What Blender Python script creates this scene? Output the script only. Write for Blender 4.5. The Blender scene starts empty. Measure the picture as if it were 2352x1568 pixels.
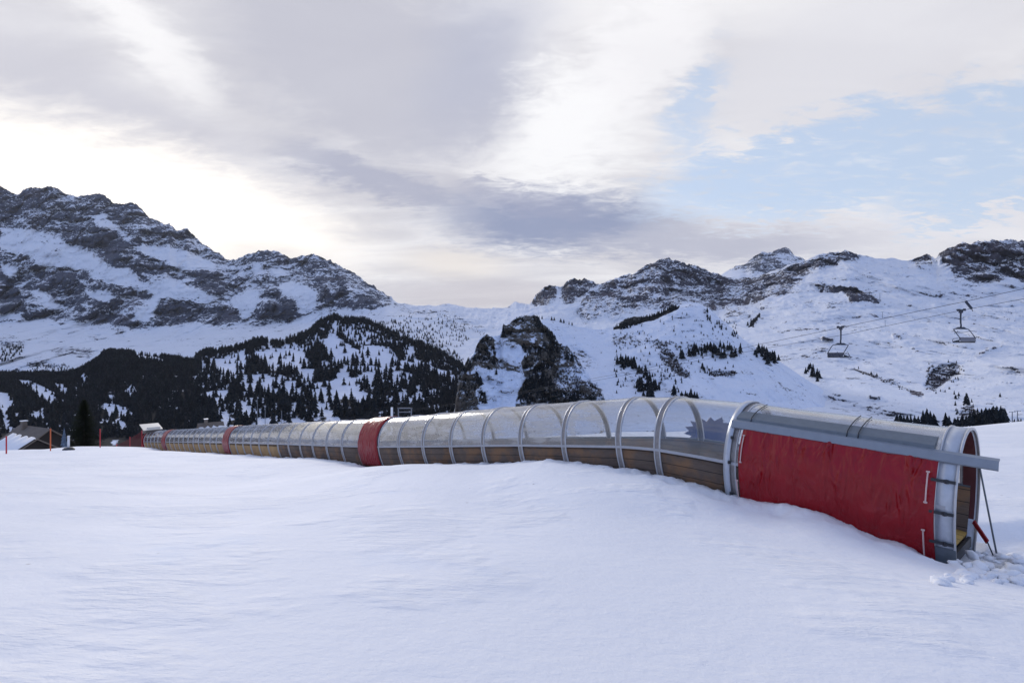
HAZE = 0.000023
import bpy, math, random
import numpy as np
from mathutils import Vector, Matrix

random.seed(7)
rng = np.random.default_rng(11)
S = bpy.context.scene
COL = S.collection
F = 1401.0            # focal length in units of a 2352-wide survey grid
CX, CY = 1176.0, 784.0
QY = 0.898             # northing scale of the survey; true focal length is F * QY

def at(x, y, D):
    """survey bearing (x, y) and distance D north of the camera -> world point (camera at origin)"""
    return ((x - CX) / F * D, D * QY, (CY - y) / F * D)

# ------------------------------------------------------------------ noise
def _hash(ix, iy, iz, seed):
    h = (ix.astype(np.int64) * 374761393 + iy.astype(np.int64) * 668265263 + iz.astype(np.int64) * 2147483647 + seed * 1274126177) & 0xffffffff
    h = ((h ^ (h >> 13)) * 1274126177) & 0xffffffff
    h = ((h ^ (h >> 16)) * 2246822519) & 0xffffffff
    return ((h ^ (h >> 15)) & 0xffffff) / float(0xffffff)

def vnoise(x, y, z, seed=0):
    x = np.asarray(x, float); y = np.asarray(y, float); z = np.asarray(z, float) + 0 * x
    ix, iy, iz = np.floor(x), np.floor(y), np.floor(z)
    fx, fy, fz = x - ix, y - iy, z - iz
    fx, fy, fz = [t * t * t * (t * (t * 6 - 15) + 10) for t in (fx, fy, fz)]
    r = 0
    for a in (0, 1):
        for b in (0, 1):
            for c in (0, 1):
                w = (fx if a else 1 - fx) * (fy if b else 1 - fy) * (fz if c else 1 - fz)
                r = r + w * _hash(ix + a, iy + b, iz + c, seed)
    return r * 2 - 1

def fbm(x, y, z, octv=5, gain=0.5, seed=0, ridged=False):
    s, a, f, n = 0, 1.0, 1.0, 0
    for o in range(octv):
        v = vnoise(x * f + 17.3 * o, y * f - 9.1 * o, z * f + 4.7 * o, seed + o)
        if ridged:
            v = 1 - 2 * np.abs(v)
        s = s + v * a; n += a; a *= gain; f *= 2.03
    return s / n

# ------------------------------------------------------------------ objects
def link(o, parent=None):
    COL.objects.link(o)
    if parent is not None:
        o.parent = parent
    return o

def tag(o, label=None, cat=None, group=None, kind=None):
    if label: o['label'] = label
    if cat: o['category'] = cat
    if group: o['group'] = group
    if kind: o['kind'] = kind
    return o

def empty(name, loc, label, cat, group=None, rz=0.0):
    o = bpy.data.objects.new(name, None)
    o.empty_display_size = 0.2
    o.location = loc; o.rotation_euler = (0, 0, rz)
    link(o)
    return tag(o, label, cat, group)

class MB:
    def __init__(s):
        s.v = []; s.f = []; s.m = []
    def quad(s, pts, mi=0):
        b = len(s.v); s.v += [tuple(p) for p in pts]; s.f.append(tuple(range(b, b + len(pts)))); s.m.append(mi)
    def box(s, c, size, rot=None, mi=0):
        hx, hy, hz = [t / 2 for t in size]
        P = [Vector((a * hx, b * hy, d * hz)) for a in (-1, 1) for b in (-1, 1) for d in (-1, 1)]
        if rot is not None:
            P = [rot @ p for p in P]
        b0 = len(s.v); s.v += [tuple(p + Vector(c)) for p in P]
        for q in ((0, 1, 3, 2), (4, 6, 7, 5), (0, 4, 5, 1), (2, 3, 7, 6), (0, 2, 6, 4), (1, 5, 7, 3)):
            s.f.append(tuple(b0 + i for i in q)); s.m.append(mi)
    def bar(s, a, b, w, h, up=(0, 0, 1), mi=0):
        a, b = Vector(a), Vector(b); d = (b - a)
        L = d.length; d.normalize(); u = Vector(up)
        sd = d.cross(u)
        if sd.length < 1e-5: sd = d.cross(Vector((1, 0, 0)))
        sd.normalize(); uu = sd.cross(d).normalized()
        R = Matrix((d, sd, uu)).transposed()
        s.box((a + b) / 2, (L, w, h), R, mi)
    def tube(s, pts, r, seg=8, mi=0, cap=True):
        pts = [Vector(p) for p in pts]; n = len(pts)
        rr = r if hasattr(r, '__len__') else [r] * n
        b0 = len(s.v); prev = None
        for i, p in enumerate(pts):
            d = (pts[min(i + 1, n - 1)] - pts[max(i - 1, 0)]).normalized()
            if prev is None:
                u = d.cross(Vector((0, 0, 1)))
                if u.length < 1e-3: u = d.cross(Vector((1, 0, 0)))
            else:
                u = prev - d * prev.dot(d)
            u.normalize(); prev = u; w = d.cross(u)
            for k in range(seg):
                a = 2 * math.pi * k / seg
                s.v.append(tuple(p + (u * math.cos(a) + w * math.sin(a)) * rr[i]))
        for i in range(n - 1):
            for k in range(seg):
                k2 = (k + 1) % seg
                s.f.append((b0 + i * seg + k, b0 + i * seg + k2, b0 + (i + 1) * seg + k2, b0 + (i + 1) * seg + k)); s.m.append(mi)
        if cap:
            s.f.append(tuple(b0 + k for k in range(seg))[::-1]); s.m.append(mi)
            s.f.append(tuple(b0 + (n - 1) * seg + k for k in range(seg))); s.m.append(mi)
    def grid(s, rows, mi=0, closed=False):
        b0 = len(s.v); R = len(rows); Cn = len(rows[0])
        for r in rows: s.v += [tuple(p) for p in r]
        for i in range(R - 1):
            for j in range(Cn if closed else Cn - 1):
                j2 = (j + 1) % Cn
                s.f.append((b0 + i * Cn + j, b0 + i * Cn + j2, b0 + (i + 1) * Cn + j2, b0 + (i + 1) * Cn + j)); s.m.append(mi)
    def build(s, name, mats, parent=None, smooth=False, origin=None, bevel=0):
        if origin is None:
            origin = Vector((0, 0, 0))
        o3 = Vector(origin)
        me = bpy.data.meshes.new(name)
        me.from_pydata([(p[0] - o3.x, p[1] - o3.y, p[2] - o3.z) for p in s.v], [], s.f)
        if not isinstance(mats, (list, tuple)): mats = [mats]
        for m in mats: me.materials.append(m)
        me.polygons.foreach_set('material_index', s.m)
        if smooth: me.polygons.foreach_set('use_smooth', [True] * len(s.f))
        me.update()
        o = bpy.data.objects.new(name, me); link(o, parent)
        if bevel:
            md = o.modifiers.new('b', 'BEVEL'); md.width = bevel; md.segments = 2; md.limit_method = 'ANGLE'
        return o

def np_mesh(name, V, Fq, mat, smooth=True, attrs=None):
    me = bpy.data.meshes.new(name)
    me.vertices.add(len(V)); me.vertices.foreach_set('co', np.ascontiguousarray(V, np.float32).ravel())
    k = Fq.shape[1]
    me.loops.add(Fq.size); me.loops.foreach_set('vertex_index', np.ascontiguousarray(Fq, np.int32).ravel())
    me.polygons.add(len(Fq)); me.polygons.foreach_set('loop_start', np.arange(0, Fq.size, k, dtype=np.int32))
    me.update(calc_edges=True)
    if smooth: me.polygons.foreach_set('use_smooth', np.ones(len(Fq), bool))
    if attrs:
        for an, av in attrs.items():
            a = me.attributes.new(an, 'FLOAT', 'POINT'); a.data.foreach_set('value', np.ascontiguousarray(av, np.float32).ravel())
    me.materials.append(mat); me.validate()
    return link(bpy.data.objects.new(name, me))

# ------------------------------------------------------------------ materials
class NT:
    def __init__(s, tree): s.t = tree; s.n = tree.nodes; s.l = tree.links
    def new(s, typ, **kw):
        n = s.n.new(typ)
        for k, v in kw.items():
            if k.startswith('i_'):
                n.inputs[k[2:].replace('_', ' ')].default_value = v
            else: setattr(n, k, v)
        return n
    def lk(s, a, b): s.l.new(a, b)
    def val(s, sock, v):
        if isinstance(v, (int, float, tuple, list)): sock.default_value = v
        else: s.lk(v, sock)
    def math(s, op, a, b=None, c=None, clamp=False):
        n = s.new('ShaderNodeMath', operation=op, use_clamp=clamp)
        s.val(n.inputs[0], a)
        if b is not None: s.val(n.inputs[1], b)
        if c is not None: s.val(n.inputs[2], c)
        return n.outputs[0]
    def noise(s, vec, scale, detail=4, rough=0.55, dist=0.0):
        n = s.new('ShaderNodeTexNoise'); n.inputs['Scale'].default_value = scale
        n.inputs['Detail'].default_value = detail; n.inputs['Roughness'].default_value = rough
        n.inputs['Distortion'].default_value = dist
        if vec is not None: s.lk(vec, n.inputs['Vector'])
        return n.outputs['Fac']
    def mapping(s, vec, rot=(0, 0, 0), scale=(1, 1, 1), loc=(0, 0, 0)):
        n = s.new('ShaderNodeMapping'); n.inputs['Rotation'].default_value = rot
        n.inputs['Scale'].default_value = scale; n.inputs['Location'].default_value = loc
        s.lk(vec, n.inputs['Vector']); return n.outputs[0]
    def ss(s, v, lo, hi):
        n = s.new('ShaderNodeMapRange', interpolation_type='SMOOTHSTEP')
        s.val(n.inputs[0], v); s.val(n.inputs[1], lo); s.val(n.inputs[2], hi); return n.outputs[0]
    def mix(s, f, a, b):
        n = s.new('ShaderNodeMix', data_type='RGBA')
        s.val(n.inputs[0], f)
        for i, c in ((6, a), (7, b)):
            if isinstance(c, (tuple, list)): n.inputs[i].default_value = (*c[:3], 1)
            else: s.lk(c, n.inputs[i])
        return n.outputs[2]
    def bump(s, h, dist, strength=1.0, normal=None):
        n = s.new('ShaderNodeBump'); n.inputs['Distance'].default_value = dist; n.inputs['Strength'].default_value = strength
        s.lk(h, n.inputs['Height'])
        if normal is not None: s.lk(normal, n.inputs['Normal'])
        return n.outputs[0]

def mat(name):
    m = bpy.data.materials.new(name); m.use_nodes = True
    t = NT(m.node_tree); b = t.n['Principled BSDF']
    return m, t, b

def simple(name, col, rough=0.5, metal=0.0, var=0.15, nscale=6.0, bump=0.0, bscale=30.0, spec=0.5, stretch=(1, 1, 1)):
    m, t, b = mat(name)
    g = t.new('ShaderNodeTexCoord').outputs['Object']
    g = t.mapping(g, scale=stretch)
    n = t.noise(g, nscale, 5, 0.6)
    c = t.mix(n, tuple(x * (1 - var) for x in col), tuple(min(1, x * (1 + var)) for x in col))
    t.lk(c, b.inputs['Base Color'])
    b.inputs['Roughness'].default_value = rough; b.inputs['Metallic'].default_value = metal
    b.inputs['Specular IOR Level'].default_value = spec
    if bump:
        t.lk(t.bump(t.noise(g, bscale, 4), bump), b.inputs['Normal'])
    return m

def snow_mat():
    m, t, b = mat('snow')
    g = t.new('ShaderNodeNewGeometry').outputs['Position']
    n1 = t.noise(g, 0.22, 5, 0.6)
    n2 = t.noise(t.mapping(g, rot=(0, 0, 0.5), scale=(1.0, 3.0, 1)), 1.2, 6, 0.62)
    n3 = t.noise(g, 14.0, 5, 0.7)
    c = t.mix(t.ss(n1, 0.35, 0.7), (0.80, 0.815, 0.85), (0.875, 0.88, 0.90))
    # faint groomed blueish ice patches
    c = t.mix(t.math('MULTIPLY', t.ss(t.noise(g, 0.5, 4), 0.6, 0.75), 0.35), c, (0.66, 0.74, 0.86))
    # sparse dirt specks
    v = t.new('ShaderNodeTexVoronoi'); v.inputs['Scale'].default_value = 1.1; t.lk(g, v.inputs['Vector'])
    sp = t.math('LESS_THAN', t.math('ADD', v.outputs['Distance'], t.math('MULTIPLY', n3, 0.05)), 0.068)
    rand = t.math('GREATER_THAN', t.new('ShaderNodeSeparateColor').outputs[0], 0.5)
    sc = [n for n in t.n if n.bl_idname == 'ShaderNodeSeparateColor'][-1]
    t.lk(v.outputs['Color'], sc.inputs[0])
    sp = t.math('MULTIPLY', sp, rand)
    c = t.mix(t.math('MULTIPLY', sp, 0.55), c, (0.18, 0.14, 0.12))
    at_ = t.new('ShaderNodeAttribute', attribute_name='dirt').outputs['Fac']
    dm = t.math('MULTIPLY', at_, t.ss(t.noise(g, 2.6, 6, 0.7), 0.42, 0.68))
    c = t.mix(dm, c, (0.42, 0.37, 0.33))
    t.lk(c, b.inputs['Base Color'])
    b.inputs['Roughness'].default_value = 0.75
    b.inputs['Specular IOR Level'].default_value = 0.25
    pass
    bb = t.bump(n3, 0.014, 0.6)
    ptch = t.ss(t.noise(g, 0.33, 4, 0.6), 0.48, 0.62)
    bb = t.bump(t.math('MULTIPLY', n2, t.math('MULTIPLY_ADD', ptch, 0.92, 0.08)), 0.10, 0.8, bb)
    bb = t.bump(t.noise(g, 4.0, 4, 0.6), 0.028, 0.8, bb)
    t.lk(bb, b.inputs['Normal'])
    return m

def mountain_mat(name, rot=(0, 0.5, 0), st=(1, 1, 4), sc=0.012, rock=(0.085, 0.088, 0.105), rock2=(0.16, 0.15, 0.155), amp=1.5, snow=(0.80, 0.82, 0.87)):
    m, t, b = mat(name)
    g = t.new('ShaderNodeNewGeometry'); p = g.outputs['Position']
    at_ = t.new('ShaderNodeAttribute', attribute_name='rock').outputs['Fac']
    sb = t.new('ShaderNodeAttribute', attribute_name='scrub').outputs['Fac']
    sep = t.new('ShaderNodeSeparateXYZ'); t.lk(g.outputs['Normal'], sep.inputs[0])
    pm = t.mapping(p, rot=rot, scale=st)
    n1 = t.noise(pm, sc, 8, 0.68, 0.4)
    n2 = t.noise(p, sc * 4.5, 6, 0.7)
    n3 = t.noise(t.mapping(p, rot=rot, scale=(1, 1, 2.2)), sc * 11, 5, 0.72)
    nn = t.math('ADD', t.math('ADD', t.math('MULTIPLY', n1, 0.36), t.math('MULTIPLY', n2, 0.30)), t.math('MULTIPLY', n3, 0.34))
    steep = t.math('SUBTRACT', 0.62, sep.outputs['Z'])
    v = t.math('ADD', at_, t.math('MULTIPLY', t.math('SUBTRACT', nn, 0.5), amp * 2))
    v = t.math('ADD', v, t.math('MULTIPLY', steep, 0.25))
    fac = t.ss(v, 0.46, 0.56)
    rc = t.mix(t.noise(pm, sc * 2.2, 6, 0.65), rock, rock2)
    rc = t.mix(t.ss(t.noise(p, sc * 0.6, 3), 0.52, 0.7), rc, (rock2[0] * 0.95, rock2[1] * 0.86, rock2[2] * 0.84))
    sn = t.mix(t.noise(p, sc * 1.3, 4), tuple(x * 0.93 for x in snow), tuple(min(1, x * 1.05) for x in snow))
    c = t.mix(fac, sn, rc)
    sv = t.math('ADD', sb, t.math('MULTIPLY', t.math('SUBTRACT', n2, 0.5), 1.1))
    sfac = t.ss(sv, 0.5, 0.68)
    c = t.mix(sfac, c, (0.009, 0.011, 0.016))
    t.lk(c, b.inputs['Base Color']); b.inputs['Roughness'].default_value = 0.9
    b.inputs['Specular IOR Level'].default_value = 0.1
    bb = t.bump(t.math('ADD', n1, t.math('MULTIPLY', fac, 0.15)), 0.55 / sc * 0.35, 0.55)
    bb = t.bump(n2, 0.1 / sc, 0.4, bb)
    t.lk(bb, b.inputs['Normal'])
    return m

def glass_mat(name='polycarbonate', milky=0.50, tint=(0.93, 0.95, 0.97)):
    m, t, b = mat(name)
    out = t.n['Material Output']
    g = t.new('ShaderNodeTexCoord').outputs['UV']
    go = t.new('ShaderNodeNewGeometry').outputs['Position']
    tr = t.new('ShaderNodeBsdfTransparent'); tr.inputs[0].default_value = (*tint, 1)
    df = t.new('ShaderNodeBsdfDiffuse'); df.inputs[0].default_value = (0.60, 0.585, 0.575, 1)
    tl = t.new('ShaderNodeBsdfTranslucent'); tl.inputs[0].default_value = (0.66, 0.65, 0.645, 1)
    gl = t.new('ShaderNodeBsdfGlossy'); gl.inputs['Roughness'].default_value = 0.13
    # smears of wiped snow and water marks running round the hoop
    n = t.noise(t.mapping(g, scale=(0.35, 4.5, 1)), 1.4, 5, 0.6, 0.4)
    n2 = t.noise(go, 1.1, 3, 0.55)
    mk = t.math('ADD', milky * 0.42, t.math('MULTIPLY', t.ss(t.math('MULTIPLY', t.math('ADD', n, n2), 0.5), 0.46, 0.58), milky), clamp=True)
    mx = t.new('ShaderNodeMixShader'); mx.inputs[0].default_value = 0.5; t.lk(df.outputs[0], mx.inputs[1]); t.lk(tl.outputs[0], mx.inputs[2])
    m1 = t.new('ShaderNodeMixShader'); t.lk(mk, m1.inputs[0]); t.lk(tr.outputs[0], m1.inputs[1]); t.lk(mx.outputs[0], m1.inputs[2])
    lw = t.new('ShaderNodeLayerWeight'); lw.inputs['Blend'].default_value = 0.5
    nb = t.bump(t.noise(t.mapping(g, scale=(0.5, 3.0, 1)), 1.5, 2, 0.5), 0.03, 0.5)
    t.lk(nb, gl.inputs['Normal'])
    fz = t.math('POWER', lw.outputs['Facing'], 2.3)
    m2 = t.new('ShaderNodeMixShader'); t.lk(t.math('MULTIPLY_ADD', fz, 0.80, 0.11, clamp=True), m2.inputs[0])
    t.lk(m1.outputs[0], m2.inputs[1]); t.lk(gl.outputs[0], m2.inputs[2])
    t.lk(m2.outputs[0], out.inputs['Surface'])
    return m

def wood_mat(name, a, bcol, planks=6.0, worn=(0.3, 0.17, 0.07), worn_amt=0.5):
    m, t, b = mat(name)
    g = t.new('ShaderNodeTexCoord').outputs['UV']
    gp = t.new('ShaderNodeNewGeometry').outputs['Position']
    grain = t.noise(t.mapping(g, scale=(1.5, 26.0, 1)), 2.0, 6, 0.7, 0.3)
    c = t.mix(grain, a, bcol)
    w = t.ss(t.noise(gp, 1.3, 5, 0.6), 0.44, 0.64)
    c = t.mix(t.math('MULTIPLY', w, worn_amt), c, worn)
    sx = t.new('ShaderNodeSeparateXYZ'); t.lk(g, sx.inputs[0])
    fr = t.math('FRACT', t.math('MULTIPLY', sx.outputs['Y'], planks))
    gap = t.math('GREATER_THAN', fr, 0.93)
    c = t.mix(t.math('MULTIPLY', gap, 0.8), c, (0.015, 0.012, 0.01))
    t.lk(c, b.inputs['Base Color']); b.inputs['Roughness'].default_value = 0.85
    t.lk(t.bump(t.math('SUBTRACT', grain, t.math('MULTIPLY', gap, 1.5)), 0.008), b.inputs['Normal'])
    return m

M = {}
M['snow'] = snow_mat()
M['alu'] = simple('brushed_aluminium', (0.55, 0.55, 0.56), 0.45, 0.4, 0.2, 5, 0.003, 25)
M['galv'] = simple('galvanised_steel', (0.15, 0.175, 0.20), 0.5, 0.35, 0.25, 7)
M['galv_light'] = simple('galvanised_rail', (0.25, 0.28, 0.325), 0.5, 0.3, 0.15, 4)
M['band'] = simple('joint_sheet', (0.27, 0.25, 0.24), 0.45, 0.3, 0.45, 9, 0.02, 12)
M['bandlight'] = simple('end_hoop_sheet', (0.50, 0.53, 0.58), 0.4, 0.35, 0.25, 5, 0.006, 9)
M['glass'] = glass_mat()
M['clear'] = glass_mat('clear_polycarbonate', 0.09)
M['wood'] = wood_mat('weathered_wood', (0.06, 0.040, 0.028), (0.21, 0.155, 0.12), 6.0, (0.29, 0.145, 0.06), 0.6)
M['ply'] = wood_mat('fresh_plywood', (0.36, 0.21, 0.09), (0.52, 0.34, 0.15), 1.0, (0.30, 0.17, 0.08), 0.5)
M['cap'] = simple('wall_cap_rail', (0.42, 0.42, 0.44), 0.6, 0.2, 0.15, 8)
M['dark'] = simple('dark_metal', (0.035, 0.038, 0.045), 0.5, 0.3, 0.3)
M['belt'] = simple('conveyor_rubber', (0.02, 0.02, 0.022), 0.7, 0, 0.3, 3, 0.004, 40)
M['yellow'] = wood_mat('yellow_board', (0.42, 0.25, 0.05), (0.56, 0.36, 0.09), 3.0, (0.25, 0.15, 0.06), 0.4)
M['brown'] = simple('dark_panel_lining', (0.10, 0.028, 0.032), 0.35, 0, 0.25, 4)
M['strap'] = simple('pale_strap', (0.62, 0.45, 0.42), 0.6, 0, 0.2)
M['orange'] = simple('orange_plastic', (0.65, 0.13, 0.03), 0.5, 0, 0.1)
M['redpole'] = simple('red_plastic', (0.55, 0.03, 0.04), 0.5, 0, 0.1)
M['white'] = simple('white_paint', (0.75, 0.77, 0.8), 0.5, 0, 0.08)
M['cream'] = simple('cream_roof_sheet', (0.72, 0.67, 0.58), 0.35, 0, 0.1)
M['blue'] = simple('blue_sign_face', (0.0015, 0.04, 0.17), 0.5, 0, 0.15, 3)
M['steel'] = simple('lift_steel', (0.03, 0.038, 0.06), 0.7, 0.0, 0.2)
M['seat'] = simple('lift_seat', (0.02, 0.022, 0.035), 0.6, 0, 0.2)
M['seatback'] = simple('lift_backrest', (0.16, 0.16, 0.19), 0.5, 0, 0.15)
M['rooft'] = simple('weathered_roof', (0.15, 0.125, 0.105), 0.9, 0, 0.35, 1.2, 0.02, 6)
M['chwall'] = simple('dark_timber_wall', (0.018, 0.013, 0.012), 0.8, 0, 0.3, 2)
M['bark'] = simple('bark', (0.045, 0.03, 0.02), 0.9, 0, 0.3)
M['net'] = simple('red_netting', (0.075, 0.004, 0.008), 0.8, 0, 0.2)
M['pole'] = simple('pale_pole', (0.16, 0.175, 0.21), 0.6, 0.2, 0.1)

def tarp_mat():
    m, t, b = mat('red_tarpaulin')
    g = t.new('ShaderNodeTexCoord').outputs['UV']
    n = t.noise(g, 3.0, 5, 0.6)
    c = t.mix(n, (0.22, 0.001, 0.005), (0.33, 0.002, 0.009))
    t.lk(c, b.inputs['Base Color']); b.inputs['Roughness'].default_value = 0.30; b.inputs['Specular IOR Level'].default_value = 0.42
    cr = t.noise(t.mapping(g, rot=(0, 0, 0.25), scale=(2.2, 0.8, 1)), 1.5, 3, 0.5, 0.8)
    cr2 = t.noise(t.mapping(g, rot=(0, 0, -0.5), scale=(2.0, 1.0, 1)), 2.6, 3, 0.5, 0.6)
    b1 = t.bump(cr, 0.16, 0.8); b2 = t.bump(cr2, 0.04, 0.6, b1)
    t.lk(b2, b.inputs['Normal'])
    return m
M['tarp'] = tarp_mat()

def foliage_mat(name, a, b_):
    m, t, b = mat(name)
    g = t.new('ShaderNodeNewGeometry'); 
    n = t.noise(g.outputs['Position'], 0.06, 4, 0.8)
    c = t.mix(t.ss(n, 0.4, 0.68), a, b_)
    sp_ = t.new('ShaderNodeSeparateXYZ'); t.lk(g.outputs['True Normal'], sp_.inputs[0])
    fr_ = t.math('MULTIPLY', t.ss(t.noise(g.outputs['Position'], 0.5, 3, 0.7), 0.55, 0.75), 0.35)
    c = t.mix(fr_, c, (0.16, 0.18, 0.21))
    t.lk(c, b.inputs['Base Color']); b.inputs['Roughness'].default_value = 0.9; b.inputs['Specular IOR Level'].default_value = 0.1
    return m
M['leaf'] = foliage_mat('conifer_needles', (0.006, 0.009, 0.013), (0.016, 0.022, 0.026))
M['leafnear'] = foliage_mat('spruce_needles', (0.010, 0.014, 0.008), (0.030, 0.036, 0.016))
M['twig'] = foliage_mat('bare_scrub', (0.05, 0.04, 0.04), (0.09, 0.07, 0.065))
# ------------------------------------------------------------------ tunnel axis
TH = math.atan((1176 - 80) / F / QY)       # heading of the conveyor, left of north
_cx = [6.0, 6.5, 8.45, 9.3, 9.9, 10.9, 12.0, 13.0, 14.0, 17.0, 19.0, 24.0, 30.0, 38.0, 48.0, 49.0]
_cz = [-1.80, -1.77, -1.63, -1.60, -1.69, -1.98, -2.30, -2.62, -2.95, -3.92, -4.50, -5.90, -7.62, -9.95, -12.85, -13.1]
HT = 2.5
def foot_xy(n):
    xv = 80 - 28 * min(1, max(0, (n - 31) / 17.0))
    x = xv + 13612.0 / n
    Y = 1.812 * n
    return (x - CX) / F * Y, Y * QY
def floor_z(n):
    return float(np.interp(n, _cx, _cz)) - HT
def frame(n):
    a, b = foot_xy(n - 0.3), foot_xy(n + 0.3)
    T = Vector((b[0] - a[0], b[1] - a[1], floor_z(n + .3) - floor_z(n - .3))).normalized()
    Sd = Vector((T.y, -T.x, 0)).normalized()
    U = Sd.cross(T).normalized()
    x, y = foot_xy(n)
    C = Vector((x, y, floor_z(n))) + Sd * 0.9
    return C, T, Sd, U
def tp(n, u, h, along=0.0):
    C, T, Sd, U = frame(n)
    return C + Sd * u + U * h + T * along
WH = 1.12
def hw(h):     # half width of the hoop at height h
    if h <= WH: return 0.90 + 0.26 * math.sin(max(h, -1) / WH * math.pi / 2)
    a = math.asin(min(1, (h - WH) / (HT - WH)))
    return 1.16 * math.cos(a) ** 0.92
def prof(h0=WH, h1=WH, off=0.0, N=22):
    """points (u, h) from near side height h0 over the crown to far side height h1"""
    pts = []
    for h in np.linspace(h0, WH, max(2, int((WH - h0) / 0.2) + 1))[:-1] if h0 < WH else []:
        pts.append((-(hw(h) + off), h))
    for a in np.linspace(0, math.pi, N):
        c, s = math.cos(a), math.sin(a)
        pts.append((-(abs(c) ** 0.92) * math.copysign(1, c) * (1.16 + off), WH + (HT - WH + off) * s))
    for h in np.linspace(WH, h1, max(2, int((WH - h1) / 0.2) + 1))[1:] if h1 < WH else []:
        pts.append((hw(h) + off, h))
    return pts

# ------------------------------------------------------------------ ground
PTS = []   # (X, Y, Z)
def gp(x, y, D): PTS.append(at(x, y, D))
# snow line along the near side of the tunnel
for x, y in ((2140, 1283), (2070, 1255), (1990, 1222), (1920, 1190), (1850, 1168), (1770, 1155), (1690, 1138), (1600, 1108), (1515, 1083), (1440, 1069),
             (1380, 1064), (1330, 1057), (1290, 1051), (1250, 1050), (1200, 1056), (1150, 1059), (1100, 1061), (1050, 1063), (985, 1065), (930, 1066),
             (890, 1068), (855, 1070), (820, 1064), (780, 1056), (720, 1051), (650, 1048), (590, 1047), (540, 1046), (500, 1041), (440, 1038), (395, 1038), (370, 1034)):
    n = 13612.0 / (x - (80 if x > 520 else 80 - 28 * (520 - x) / 180))
    D = 1.812 * n - 0.12
    gp(x, y, D)
N_EDGE = len(PTS)
PTS_near = [(0, 0, -1.62), (-3, 0, -1.35), (4, 0, -1.9), (0, -6, -0.7), (-8, -2, -0.8), (10, -3, -2.0), (0, 3, -2.1), (-3, 4, -2.15), (3, 4, -2.45),
            (0, 8, -2.95), (-6, 8, -2.75), (5.2, 7, -3.05), (8, 7.4, -3.45), (10, 8.5, -3.9), (14, 9, -4.4), (-14, 16, -4.0), (0, 14, -3.75), (3, 12.5, -3.6), (-6, 18, -4.35), (-12, 26, -5.9),
            (-25, 25, -5.3), (-20, 40, -8.1), (-35, 45, -8.6), (-50, 40, -7.9), (-1, 18.0, -4.0), (-4, 23, -4.55), (5.5, 13.2, -3.85), (-30, 8, -2.5), (-30, -8, -1), (30, -8, -3.5),
            # behind the tunnel and to the right
            (10.6, 11.5, -4.45), (12, 11.2, -4.5), (12.5, 13.5, -4.45), (14, 14.5, -4.40), (11.5, 16.5, -4.55), (16, 16, -4.55), (8, 20, -4.9), (3, 28, -6.2), (-3, 36, -7.6), (-14, 50, -10.3),
            (-36, 80, -15.6), (20, 12, -4.6), (30, 10, -4.7), (22, 26, -5.6), (32, 30, -5.7), (18, 40, -7.5), (45, 50, -7.2), (0, 60, -10.8), (20, 65, -10.4), (-25, 80, -15)]
PTS += [(a, b * QY, c) for a, b, c in PTS_near]
for x, y, D in ((0, 1036, 58), (60, 1035, 60), (110, 1033, 62), (160, 1026, 66), (220, 1023, 72), (270, 1021, 78), (315, 1022, 86), (-200, 1036, 56), (-400, 1036, 56),
                (2030, 991, 72), (2120, 986, 73), (2240, 977, 74), (2352, 964, 75), (2500, 950, 76), (2800, 935, 80), (1700, 990, 74), (1400, 1000, 80), (1100, 1020, 90), (700, 1030, 95), (400, 1035, 100)):
    gp(x, y, D)
PTS = np.array(PTS)
def gq(X, Y):
    r = np.sqrt(X * X + Y * Y) + 3.0
    a = np.arctan2(X, Y)
    L = np.log(r)
    return np.stack([L * 1.6 * np.sin(a * 0.5) * 2, L * 1.6 * np.cos(a * 0.5) * 2], -1)
def base_plane(X, Y): return -1.6 - 0.055 * X - 0.17 * Y
def tps_fit(P):
    Q = gq(P[:, 0], P[:, 1]); n = len(Q)
    d = np.linalg.norm(Q[:, None] - Q[None], axis=-1)
    K = np.sqrt(d * d + 0.03) - np.eye(n) * 0.0
    A = np.zeros((n + 3, n + 3)); A[:n, :n] = K; A[:n, n] = 1; A[:n, n + 1:] = Q; A[n, :n] = 1; A[n + 1:, :n] = Q.T
    r = np.zeros(n + 3); r[:n] = P[:, 2] - base_plane(P[:, 0], P[:, 1])
    return Q, np.linalg.solve(A, r)
TQ, TW = tps_fit(PTS)
# lower line used where the ground meets the tunnel: dig a little along the body so no snow fills it
def ground_near(X, Y):
    sh = X.shape; X = X.ravel(); Y = Y.ravel(); out = np.empty(len(X))
    for i in range(0, len(X), 20000):
        q = gq(X[i:i + 20000], Y[i:i + 20000])
        d = np.linalg.norm(q[:, None] - TQ[None], axis=-1)
        out[i:i + 20000] = np.sqrt(d * d + 0.03) @ TW[:-3] + TW[-3] + q @ TW[-2:]
    return (out + base_plane(X, Y)).reshape(sh)
_ns = np.linspace(6.2, 48.5, 300)
ML = math.dist(foot_xy(10), foot_xy(11))
print('module', ML)
_fx = np.array([foot_xy(n) for n in _ns]); _fl = np.array([floor_z(n) for n in _ns])
def tunnel_coords(X, Y):
    """index along and signed distance across (0 = centre line)"""
    P = np.stack([X, Y], -1)
    k = np.clip(np.interp((Y - 0.782 * X * 0 ), _fx[:, 1], np.arange(300)), 0, 299)
    # refine: nearest sample
    best = np.full(X.shape, 1e9); bi = np.zeros(X.shape, int)
    for i in range(0, 300, 2):
        d = (X - _fx[i, 0] - 0.7) ** 2 + (Y - _fx[i, 1] - 0.55) ** 2
        m_ = d < best; best[m_] = d[m_]; bi[m_] = i
    T = np.array([-math.sin(TH), math.cos(TH)]); Sd = np.array([math.cos(TH), math.sin(TH)])
    dx = X - _fx[bi, 0]; dy = Y - _fx[bi, 1]
    return bi, dx * Sd[0] + dy * Sd[1] - 0.9, dx * T[0] + dy * T[1]
ENT = frame(6.5)[0]
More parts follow.
